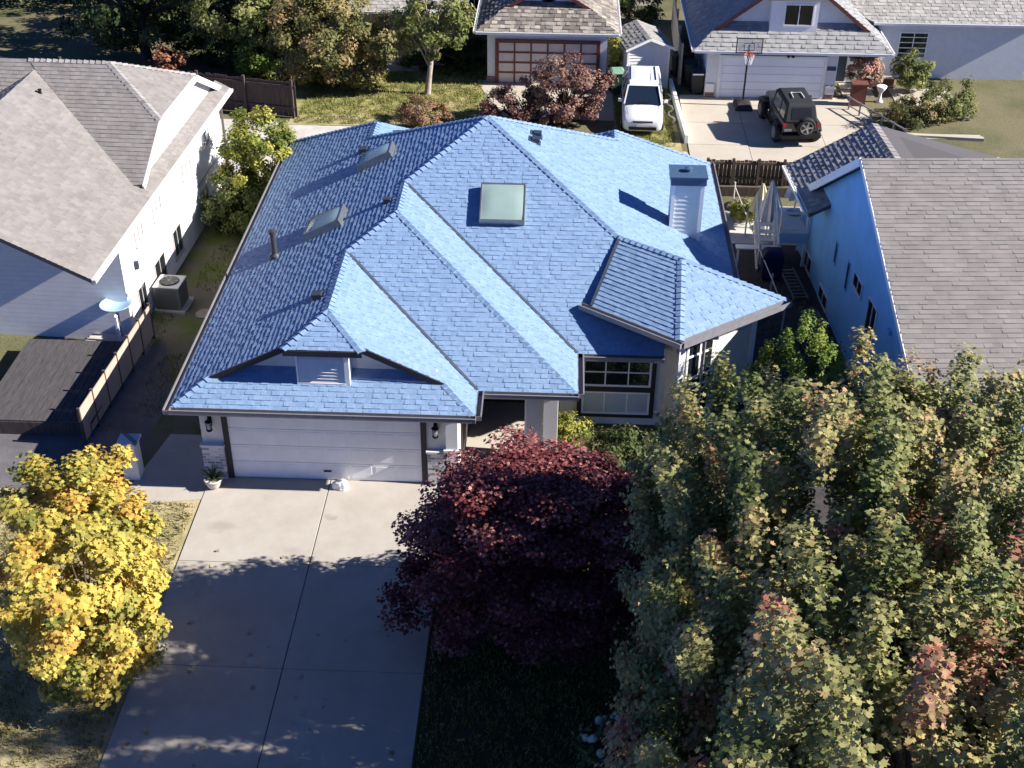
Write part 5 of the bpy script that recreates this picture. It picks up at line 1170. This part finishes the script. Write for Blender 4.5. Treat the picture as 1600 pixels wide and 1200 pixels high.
L_DK = leaf_mat('dark_green_leaf', [(0.0, (0.018, 0.034, 0.013)), (0.6, (0.07, 0.098, 0.034)), (1.0, (0.165, 0.19, 0.075))], 0.25)
L_GRN = leaf_mat('green_leaf', [(0.0, (0.06, 0.085, 0.025)), (0.5, (0.18, 0.21, 0.065)), (1.0, (0.36, 0.36, 0.14))], 0.38)
L_OLV = leaf_mat('olive_leaf', [(0.0, (0.08, 0.10, 0.035)), (0.5, (0.24, 0.225, 0.09)), (0.8, (0.34, 0.28, 0.125)), (1.0, (0.40, 0.29, 0.14))], 0.35)
L_BURG = leaf_mat('burgundy_leaf', [(0.0, (0.08, 0.035, 0.032)), (0.5, (0.19, 0.10, 0.085)), (0.8, (0.28, 0.165, 0.13)), (1.0, (0.36, 0.24, 0.17))], 0.2)
L_BRN = leaf_mat('rusty_twig_leaf', [(0.0, (0.14, 0.075, 0.045)), (0.5, (0.26, 0.155, 0.09)), (1.0, (0.36, 0.25, 0.15))], 0.15)
L_ORG = leaf_mat('orange_leaf', [(0.0, (0.20, 0.08, 0.045)), (1.0, (0.42, 0.20, 0.12))], 0.2)
L_FIR = leaf_mat('fresh_green_leaf', [(0.0, (0.05, 0.10, 0.02)), (0.5, (0.13, 0.20, 0.035)), (1.0, (0.25, 0.31, 0.07))], 0.3)
L_PINK = leaf_mat('pink_beige_leaf', [(0.0, (0.22, 0.18, 0.09)), (0.5, (0.42, 0.30, 0.20)), (1.0, (0.55, 0.30, 0.26))], 0.3)

# big maple: upright shoots, leaves hanging in strings along them
bm_loc = Vector((14.95, -7.6, 0))
mt = thing('maple_tree', bm_loc, 'large maple with green leaves turning yellow and red in front of the angled bay', 'tree')
mc = np.array([0, 0, 4.0])
def roofline(p): return p[2] < 6.95 - 0.63 * p[1] + max(0.55, min(1.3, 0.36 * (p[0] + 3.6))) + (0.95 if p[0] < -1.2 else 0.4)   # the crown stays lower on the house side
cl = crown_clusters(470, mc, (3.95, 3.5, 4.9), 3.6, 0.45, 0.07, 0.4, roofline)
shoots_p, shoots_t = [], []
for p in cl:
    t0 = RNG.choice([0.27, 0.40, 0.50, 0.60, 0.72, 0.86], p=[0.26, 0.29, 0.26, 0.14, 0.04, 0.01]); L = RNG.uniform(0.7, 1.7)
    if p[2] < 4.6 and p[1] < 0.5 and RNG.random() < 0.34: t0 = RNG.uniform(0.66, 0.90)
    lean = (p - mc) * 0.10; lean[2] = 0
    for s in np.linspace(0, 1, 7):
        q = p + np.array([0, 0, (s - 0.5) * L]) + lean * (s - 0.5) + RNG.normal(size=3) * 0.05
        shoots_p.append(q); shoots_t.append(t0 + (s - 0.5) * 0.12)
# a few leaders that stand clear of the crown
for (x, y, zt) in ((-0.1, 2.0, 8.6), (-1.1, 1.6, 7.8), (0.9, 2.2, 7.9), (1.6, 1.6, 8.4), (2.0, 1.3, 8.1), (-0.2, 0.2, 8.6), (1.0, -0.8, 8.7)):
    t0 = RNG.uniform(0.4, 0.7)
    for s in np.linspace(0, 1, 9): shoots_p.append(np.array([x, y, zt - 1.9 * (1 - s)]) + RNG.normal(size=3) * 0.06); shoots_t.append(t0 + 0.1 * s)
shoots_p = np.array(shoots_p); shoots_t = np.array(shoots_t)
pos, nrm, sz, tn = fill(shoots_p, 250000, (0.28, 0.28, 0.25), 0.088, mc, 0.45, 0.8, tones=shoots_t, tvar=0.10)
leaf_mesh('crown', mt, pos, nrm, sz, tn, L_MAPLE, LOBED)
woody('trunk', mt, (0, 0, 0), (0.1, 0.1, 2.0), cl, 0.22, M_BARK, 46)
st_ = thing('maple_tree', (15.2, -13.0, 0), 'second maple nearer the street at the lower right corner', 'tree')
mc2 = np.array([0, 0, 3.9]); cl2 = crown_clusters(320, mc2, (4.4, 3.4, 4.5), 3.4, 0.5, 0.08, 0.4); sp2, stn = [], []
for p in cl2:
    t0 = RNG.choice([0.27, 0.40, 0.50, 0.62, 0.8], p=[0.2, 0.25, 0.25, 0.2, 0.1]); L = RNG.uniform(0.7, 1.6)
    for q_ in np.linspace(0, 1, 6): sp2.append(p + np.array([0, 0, (q_ - 0.5) * L]) + RNG.normal(size=3) * 0.06); stn.append(t0 + (q_ - 0.5) * 0.12)
pos, nrm, sz, tn = fill(np.array(sp2), 150000, (0.36, 0.36, 0.28), 0.100, mc2, 0.45, 0.75, tones=np.array(stn), tvar=0.09)
leaf_mesh('crown', st_, pos, nrm, sz, tn, L_MAPLE, LOBED)
woody('trunk', st_, (0, 0, 0), (0.1, 0.1, 2.0), cl2, 0.2, M_BARK, 36)
# low dark inner foliage that closes the gaps low on the driveway side
# red maple in flat tiers
rt_ = thing('red_maple_tree', (8.8, -4.75, 0), 'dark red Japanese maple between the driveway and the large maple', 'tree')
tiers = []
for k in range(190):
    a = RNG.uniform(0, 6.28); r = RNG.random() ** 0.5 * RNG.choice([1.0, 0.95, 0.88, 1.04]); z = 4.55 * (1 - 0.42 * r ** 2.6) * (1 - 0.85 * RNG.random() ** 1.3)
    tiers.append((0.25 + math.cos(a) * r * 2.95, math.sin(a) * r * 1.9, max(0.5, z + 0.2)))
for k in range(26):
    a = RNG.uniform(0, 6.28); tiers.append((0.3 + math.cos(a) * 2.2 * RNG.random(), math.sin(a) * 1.2 * RNG.random(), RNG.uniform(4.2, 4.75)))
tiers = np.array(tiers)
pos, nrm, sz, tn = fill(tiers, 88000, (0.62, 0.56, 0.22), 0.084, (0, 0, 0), 1.1, 0.3, tones=RNG.uniform(0.25, 0.8, len(tiers)), tvar=0.14)
leaf_mesh('crown', rt_, pos, nrm, sz, tn, L_RED, LOBED)
woody('trunk', rt_, (0, 0, 0), (0.1, 0, 1.6), tiers, 0.11, M_BARK, 40)
# golden tree at the left edge
plant('golden_tree', (-0.2, -6.3, 0), 'bright yellow tree at the left edge beside the driveway', 'tree', (0.05, 0, 2.75), (1.55, 2.2, 2.75), 200, (0.34, 0.34, 0.24), 36000, 0.112, L_YEL, (0.15, 0.85), (0.09, (0, 0, 1.1)), M_BARK, LOBED, inner=0.4, n_limb=26, up=0.7)
# shrubs at the left corner behind the blue roof
plant('yellow_green_shrub', (-0.85, 15.6, 0), 'tall yellow green shrub between white house and blue roof', 'shrub', (-0.1, 0, 1.95), (1.4, 1.45, 1.9), 130, (0.34, 0.34, 0.3), 21000, 0.12, L_YG, (0.35, 0.95), inner=0.45)
plant('dark_shrub', (-2.1, 14.6, 0), 'low dark green shrub against the white house corner', 'shrub', (0, 0, 0.9), (0.8, 0.9, 0.9), 46, (0.3, 0.3, 0.25), 7000, 0.11, L_DK, (0.4, 1.0), inner=0.4)
plant('green_shrub', (-1.15, 13.75, 0), 'mid green shrub with pale blossoms below the tall yellow green one', 'shrub', (0, 0, 1.0), (0.95, 0.6, 0.95), 54, (0.3, 0.28, 0.25), 8000, 0.11, L_GRN, (0.1, 0.7), inner=0.4)
# trees across the lane on the left
plant('tall_dark_tree', (-9.8, 31.5, 0), 'large dark green tree at the top left corner', 'tree', (0, 0, 4.2), (4.2, 3.2, 3.9), 130, (0.62, 0.62, 0.5), 17000, 0.24, L_DK, (0.15, 0.9), (0.24, (0, 0, 2.0)), inner=0.5)
plant('green_tree', (-4.4, 29.6, 0), 'mid green tree leaning over the dark board fence', 'tree', (0, 0, 3.3), (2.9, 2.2, 2.9), 110, (0.5, 0.5, 0.4), 16000, 0.20, L_GRN, (0.25, 1.0), (0.18, (0.2, -0.2, 1.6)), inner=0.5)
plant('olive_tree', (-0.55, 28.4, 0), 'broad olive brown tree between board fence and lawn', 'tree', (0, 0, 2.35), (2.75, 2.4, 2.2), 120, (0.48, 0.48, 0.38), 17000, 0.18, L_OLV, (0.1, 1.0), (0.16, (0, 0, 1.0)), inner=0.5, zmin=0.35)
plant('background_tree', (-6.6, 36.0, 0), 'tall dark tree behind the mid green tree at the top', 'tree', (0, 0, 3.4), (3.6, 2.2, 3.2), 80, (0.6, 0.6, 0.45), 10000, 0.24, L_DK, (0.2, 1.0), (0.2, (0, 0, 1.8)))
plant('background_tree', (-1.6, 34.5, 0), 'green tree behind the broad olive brown tree', 'tree', (0, 0, 2.6), (3.0, 2.0, 2.6), 80, (0.55, 0.55, 0.4), 10000, 0.22, L_GRN, (0.0, 0.6), (0.18, (0, 0, 1.4)))
plant('background_shrub', (-5.4, 30.9, 0), 'dark undergrowth beneath the mid green tree behind the fence', 'shrub', (0, 0, 0.8), (3.6, 1.2, 0.9), 80, (0.45, 0.4, 0.3), 7000, 0.18, L_DK, (0.1, 0.9))
plant('bright_green_shrub', (-3.7, 27.5, 0), 'small bright green shrub above the board fence', 'shrub', (0, 0, 1.1), (0.9, 0.7, 1.0), 26, (0.3, 0.3, 0.28), 2600, 0.15, L_FIR, (0.5, 1.0))
plant('orange_shrub', (-7.6, 27.7, 0), 'small orange leaved shrub peeking over the grey roof', 'shrub', (0, 0, 1.25), (0.7, 0.6, 0.7), 18, (0.26, 0.26, 0.22), 1700, 0.15, L_ORG, (0.2, 0.9))
# lawn
lt = plant('lawn_tree', (3.57, 27.75, 0), 'slim tree with pale bent trunk standing alone on the lawn', 'tree', (0.35, 0.35, 3.15), (1.85, 1.2, 1.3), 60, (0.38, 0.38, 0.3), 6200, 0.17, L_GRN, (0.35, 1.0), (0.13, (0.22, 0.1, 1.75)), M_BARKL, inner=0.3, zmin=1.5, n_limb=22)
plant('rusty_round_shrub', (3.72, 24.6, 0), 'low round rust brown shrub at the lawn edge', 'shrub', (0, 0, 0.42), (1.2, 0.8, 0.55), 60, (0.22, 0.2, 0.16), 9000, 0.07, L_BRN, (0.2, 0.9), inner=0.6)
plant('burgundy_shrub', (9.5, 24.9, 0), 'large pinkish brown bush in front of the gridded garage door', 'shrub', (0, 0, 1.35), (1.75, 1.2, 1.35), 100, (0.30, 0.30, 0.26), 11500, 0.12, L_BURG, (0.2, 1.0), (0.08, (0, 0, 0.5)), inner=0.45, n_limb=30)
plant('burgundy_shrub', (7.35, 24.75, 0), 'lower dark reddish bush left of the large pinkish bush', 'shrub', (0, 0, 0.75), (1.35, 0.95, 0.85), 55, (0.28, 0.28, 0.22), 6000, 0.11, L_BURG, (0.0, 0.75), (0.06, (0, 0, 0.35)), inner=0.45, n_limb=20)
plant('dark_foundation_shrub', (4.6, 30.7, 0), 'dark shrub bank in the shade left of the gridded garage', 'shrub', (0, 0, 0.8), (1.3, 0.7, 0.85), 40, (0.32, 0.3, 0.25), 3600, 0.15, L_DK, (0.0, 0.6))
plant('dark_foundation_shrub', (2.7, 31.0, 0), 'dark rounded shrub right of the porch steps', 'shrub', (0, 0, 0.6), (0.8, 0.5, 0.65), 26, (0.28, 0.26, 0.22), 2200, 0.14, L_DK, (0.0, 0.7))
plant('yellow_climber', (11.75, 29.75, 0), 'yellowish climber between gridded garage and white shed', 'shrub', (0, 0, 1.15), (0.22, 0.5, 1.05), 26, (0.2, 0.24, 0.26), 2400, 0.13, L_YG, (0.6, 1.0))
plant('back_hedge', (12.6, 37.5, 0), 'dark hedge behind the white shed', 'hedge', (0, 0, 0.9), (1.9, 0.8, 1.0), 40, (0.4, 0.35, 0.3), 3600, 0.18, L_DK, (0.1, 0.8))
plant('background_tree', (7.5, 41.5, 0), 'dark tree crown behind the gridded garage', 'tree', (0, 0, 3.0), (3.0, 2.0, 2.6), 60, (0.6, 0.6, 0.45), 6000, 0.24, L_DK, (0.1, 0.8))
# front garden of the house with the white door
plant('pink_shrub', (22.3, 28.7, 0), 'pinkish flowering shrub in a brown timber tub near the entry slabs', 'shrub', (0, 0, 1.3), (0.85, 0.7, 0.75), 40, (0.24, 0.24, 0.2), 3600, 0.12, L_PINK, (0.1, 1.0), (0.05, (0, 0, 0.8)), n_limb=18)
tu = MB(); tu.box(21.75, 27.35, 0, 22.35, 27.75, 0.95); tu.box(21.7, 27.3, 0.95, 22.4, 27.8, 1.02); tag(tu.build('timber_tub', M_BROWNTRIM, None), 'tall red brown timber tub beside the entry slabs', 'planter')
plant('green_shrub', (24.6, 29.2, 0), 'green bush in front of the slatted blind window', 'shrub', (0, 0, 0.9), (0.8, 0.7, 0.85), 36, (0.28, 0.28, 0.24), 3400, 0.13, L_GRN, (0.2, 0.9))
plant('hedge_shrub', (23.9, 25.2, 0), 'mottled green shrub behind the low rail right of the cream driveway', 'shrub', (0, 0, 0.7), (1.1, 1.0, 0.75), 44, (0.28, 0.28, 0.24), 4600, 0.11, L_OLV, (0.0, 0.8))
plant('hedge_shrub', (25.6, 26.4, 0), 'rounded shrub farthest right beyond the low rail', 'shrub', (0, 0, 0.8), (1.1, 1.0, 0.85), 44, (0.28, 0.28, 0.24), 4200, 0.11, L_GRN, (0.0, 0.8))
lrail = thing('low_rail', (22.7, 25.6, 0), 'low pale metal rail along the right edge of the cream driveway', 'railing', world=True)
q = MB(); q.beam((21.6, 27.0, 0.55), (23.2, 23.6, 0.55), 0.05, 0.05); q.beam((21.6, 27.0, 0.2), (23.2, 23.6, 0.2), 0.04, 0.04); q.build('rail', M_GUTTER, lrail)
for k in range(6):
    q = MB(); x, y = 21.6 + 0.32 * k, 27.0 - 0.68 * k; q.box(x - 0.03, y - 0.03, 0, x + 0.03, y + 0.03, 0.6); q.build('post', M_GUTTER, lrail)
kb = MB(); kb.beam((22.65, 24.3, 0.06), (26.5, 24.0, 0.06), 0.22, 0.14); tag(kb.build('kerb', M_CONC2, None), 'pale kerb in front of the mottled shrub bed', 'kerb')
ur = thing('garden_urn', (23.1, 28.0, 0), 'white urn on a pedestal among the entry shrubs', 'urn')
q = MB(); q.lathe([(0.16, 0), (0.16, 0.06), (0.07, 0.12), (0.06, 0.4), (0.1, 0.46), (0.2, 0.62), (0.23, 0.72), (0.18, 0.72)], seg=18); q.build('urn_body', M_TRIM_W, ur, smooth=True)
# right-hand side yard and front beds
plant('fresh_green_shrub', (15.8, 2.9, 0), 'fresh green feathery bush between the bay corner and the blue wall', 'shrub', (0, 0, 1.9), (1.25, 0.95, 1.75), 110, (0.22, 0.22, 0.34), 17000, 0.085, L_FIR, (0.3, 1.0), inner=0.5)
plant('patio_shrub', (16.0, 16.3, 0), 'small yellow green shrub at the patio edge', 'shrub', (0, 0, 0.4), (0.55, 0.5, 0.42), 24, (0.2, 0.2, 0.16), 2200, 0.09, L_YG, (0.4, 1.0))
plant('window_shrub', (9.75, 2.75, 0), 'yellow green clipped bush below the picture window', 'shrub', (0, 0, 0.35), (0.75, 0.5, 0.4), 34, (0.2, 0.2, 0.14), 3800, 0.07, L_YG, (0.4, 0.9))
plant('garden_shrub', (11.2, 1.3, 0), 'dark green bush under the frosted lower panes of the picture window', 'shrub', (0, 0, 0.55), (0.9, 0.8, 0.6), 40, (0.25, 0.25, 0.2), 5200, 0.10, L_DK, (0.3, 1.0))
plant('garden_shrub', (10.9, -0.9, 0), 'broad dark green shrub filling the bed between both maples', 'shrub', (0, 0, 0.75), (1.5, 1.1, 0.85), 60, (0.28, 0.28, 0.22), 8000, 0.11, L_DK, (0.2, 0.9))
plant('entry_shrub', (12.6, 0.6, 0), 'green bush below the angled bay window', 'shrub', (0, 0, 0.6), (1.0, 0.8, 0.7), 36, (0.25, 0.25, 0.2), 3400, 0.10, L_GRN, (0.1, 0.7))
hy = plant('hydrangea', (10.9, -8.2, 0), 'hydrangea with pale round flower heads low under the big maple', 'shrub', (0, 0, 0.55), (0.9, 0.7, 0.55), 36, (0.22, 0.22, 0.18), 2600, 0.13, L_DK, (0.2, 0.9))
fh = MB()
for k in range(26):
    a = random.uniform(0, 6.28); r = random.random() ** 0.5; x, y = math.cos(a) * 0.85 * r, math.sin(a) * 0.65 * r; z = 0.62 + 0.5 * (1 - r * r); s = random.uniform(0.07, 0.10)
    fh.lathe([(s * math.sin(t), z - s * math.cos(t)) for t in (0.15, 0.6, 1.1, 1.6, 2.1, 2.6, 3.0)], (x, y, 0), 9)
fho = fh.build('flower_heads', mat('pale_flower', (0.45, 0.46, 0.36), 0.9, 0.3, 25, 0.8, 60), hy, smooth=True); fho['kind'] = 'stuff'
# leaves dropped on the paving
n = 260
px = RNG.uniform(-1.5, 7.5, n); py = RNG.uniform(-15, -2.2, n) ; keep = RNG.random(n) < np.where(px < 1.4, 1.0, 0.45)
pp_ = np.stack([px[keep], py[keep], np.full(keep.sum(), 0.045)], 1)
fo = leaf_mesh('fallen_leaves', None, pp_, np.tile([0, 0, 1.0], (len(pp_), 1)) + RNG.normal(size=(len(pp_), 3)) * 0.12, RNG.uniform(0.07, 0.15, len(pp_)), RNG.uniform(0.2, 0.9, len(pp_)), leaf_mat('dry_leaf', [(0.0, (0.20, 0.15, 0.10)), (0.5, (0.40, 0.30, 0.18)), (1.0, (0.62, 0.54, 0.38))], 0.1), LOBED)
tag(fo, 'dry pale leaves scattered over the driveway', 'fallen leaves', kind='stuff')

# grass blades standing on the lawns, and a far belt of woods
def grass(name, regions, m, label, size=(0.05, 0.11)):
    P = []
    for (x0, y0, x1, y1, cnt, test) in regions:
        p = np.stack([RNG.uniform(x0, x1, cnt), RNG.uniform(y0, y1, cnt)], 1)
        clump = np.sin(p[:, 0] * 5.1 + np.sin(p[:, 1] * 3.7)) * np.sin(p[:, 1] * 4.3 + np.sin(p[:, 0] * 2.9)) + RNG.normal(size=cnt) * 0.5
        p = p[clump > -0.35]
        if test: p = p[[bool(test(a)) for a in p]]
        P.append(p)
    p = np.concatenate(P); N = len(p); h = RNG.uniform(*size, N); a = RNG.uniform(0, 6.28, N); w = h * 0.16
    lean = RNG.normal(size=(N, 2)) * h[:, None] * 0.45
    V = np.zeros((N, 3, 3)); c, s_ = np.cos(a) * w, np.sin(a) * w
    V[:, 0, 0] = p[:, 0] - c; V[:, 0, 1] = p[:, 1] - s_; V[:, 1, 0] = p[:, 0] + c; V[:, 1, 1] = p[:, 1] + s_
    V[:, 2, 0] = p[:, 0] + lean[:, 0]; V[:, 2, 1] = p[:, 1] + lean[:, 1]; V[:, 2, 2] = h; V[:, :2, 2] = 0.0
    me = bpy.data.meshes.new(name)
    me.vertices.add(N * 3); me.vertices.foreach_set('co', V.astype(np.float32).ravel())
    me.loops.add(N * 3); me.loops.foreach_set('vertex_index', np.arange(N * 3, dtype=np.int32))
    me.polygons.add(N); me.polygons.foreach_set('loop_start', (np.arange(N) * 3).astype(np.int32))
    at = me.attributes.new('tone', 'FLOAT', 'FACE'); at.data.foreach_set('value', RNG.random(N).astype(np.float32))
    me.update(calc_edges=True); me.materials.append(m)
    o = bpy.data.objects.new(name, me); COL.objects.link(o)
    return tag(o, label, 'grass', kind='stuff')
G_DRY = leaf_mat('dry_grass_blade', [(0.0, (0.12, 0.13, 0.035)), (0.5, (0.28, 0.25, 0.10)), (1.0, (0.46, 0.39, 0.21))], 0.3)
G_GRN = leaf_mat('green_grass_blade', [(0.0, (0.10, 0.13, 0.03)), (0.5, (0.22, 0.235, 0.065)), (1.0, (0.44, 0.39, 0.17))], 0.3)
grass('dry_grass', [(-6, -10, 0.42, -0.5, 42000, None)], G_DRY, 'short dry grass beside the driveway under the yellow tree')
grass('shaded_grass', [(6.8, -10, 12, -1.0, 36000, None)], G_GRN, 'dark lawn grass under the maples right of the driveway')
grass('back_grass', [(-1.6, 24.2, 5.9, 31, 30000, None), (11.7, 22.6, 14.0, 28.6, 12000, None)], G_GRN, 'green lawn grass across the lane', (0.06, 0.14))
grass('weeds', [(-2.9, 2.5, 0.3, 14, 9000, lambda a: math.sin(a[0] * 1.7 + 1) * math.sin(a[1] * 0.9 + 0.4) > 0.1), (14.7, 5, 17.6, 12, 5000, lambda a: math.sin(a[0] * 2.7) * math.sin(a[1] * 1.9) > 0.2)], G_GRN, 'patchy weeds in the bare soil of the side yards', (0.05, 0.13))
cw_ = crown_clusters(260, (0, 0, 2.2), (13, 2.4, 2.6), 3.0, 0.3, 0.15, 0.3)
pos, nrm, sz, tn = fill(cw_, 26000, (0.8, 0.7, 0.55), 0.26, (0, 0, 0), 0.6, 0.5, tones=RNG.uniform(0.1, 0.9, 260), tvar=0.15)
fw_ = leaf_mesh('far_woods', None, pos, nrm, sz, tn, L_DK); fw_.location = (-12.5, 40.5, 0)
tag(fw_, 'far belt of dark woodland closing the top left of the view', 'woods', kind='stuff')
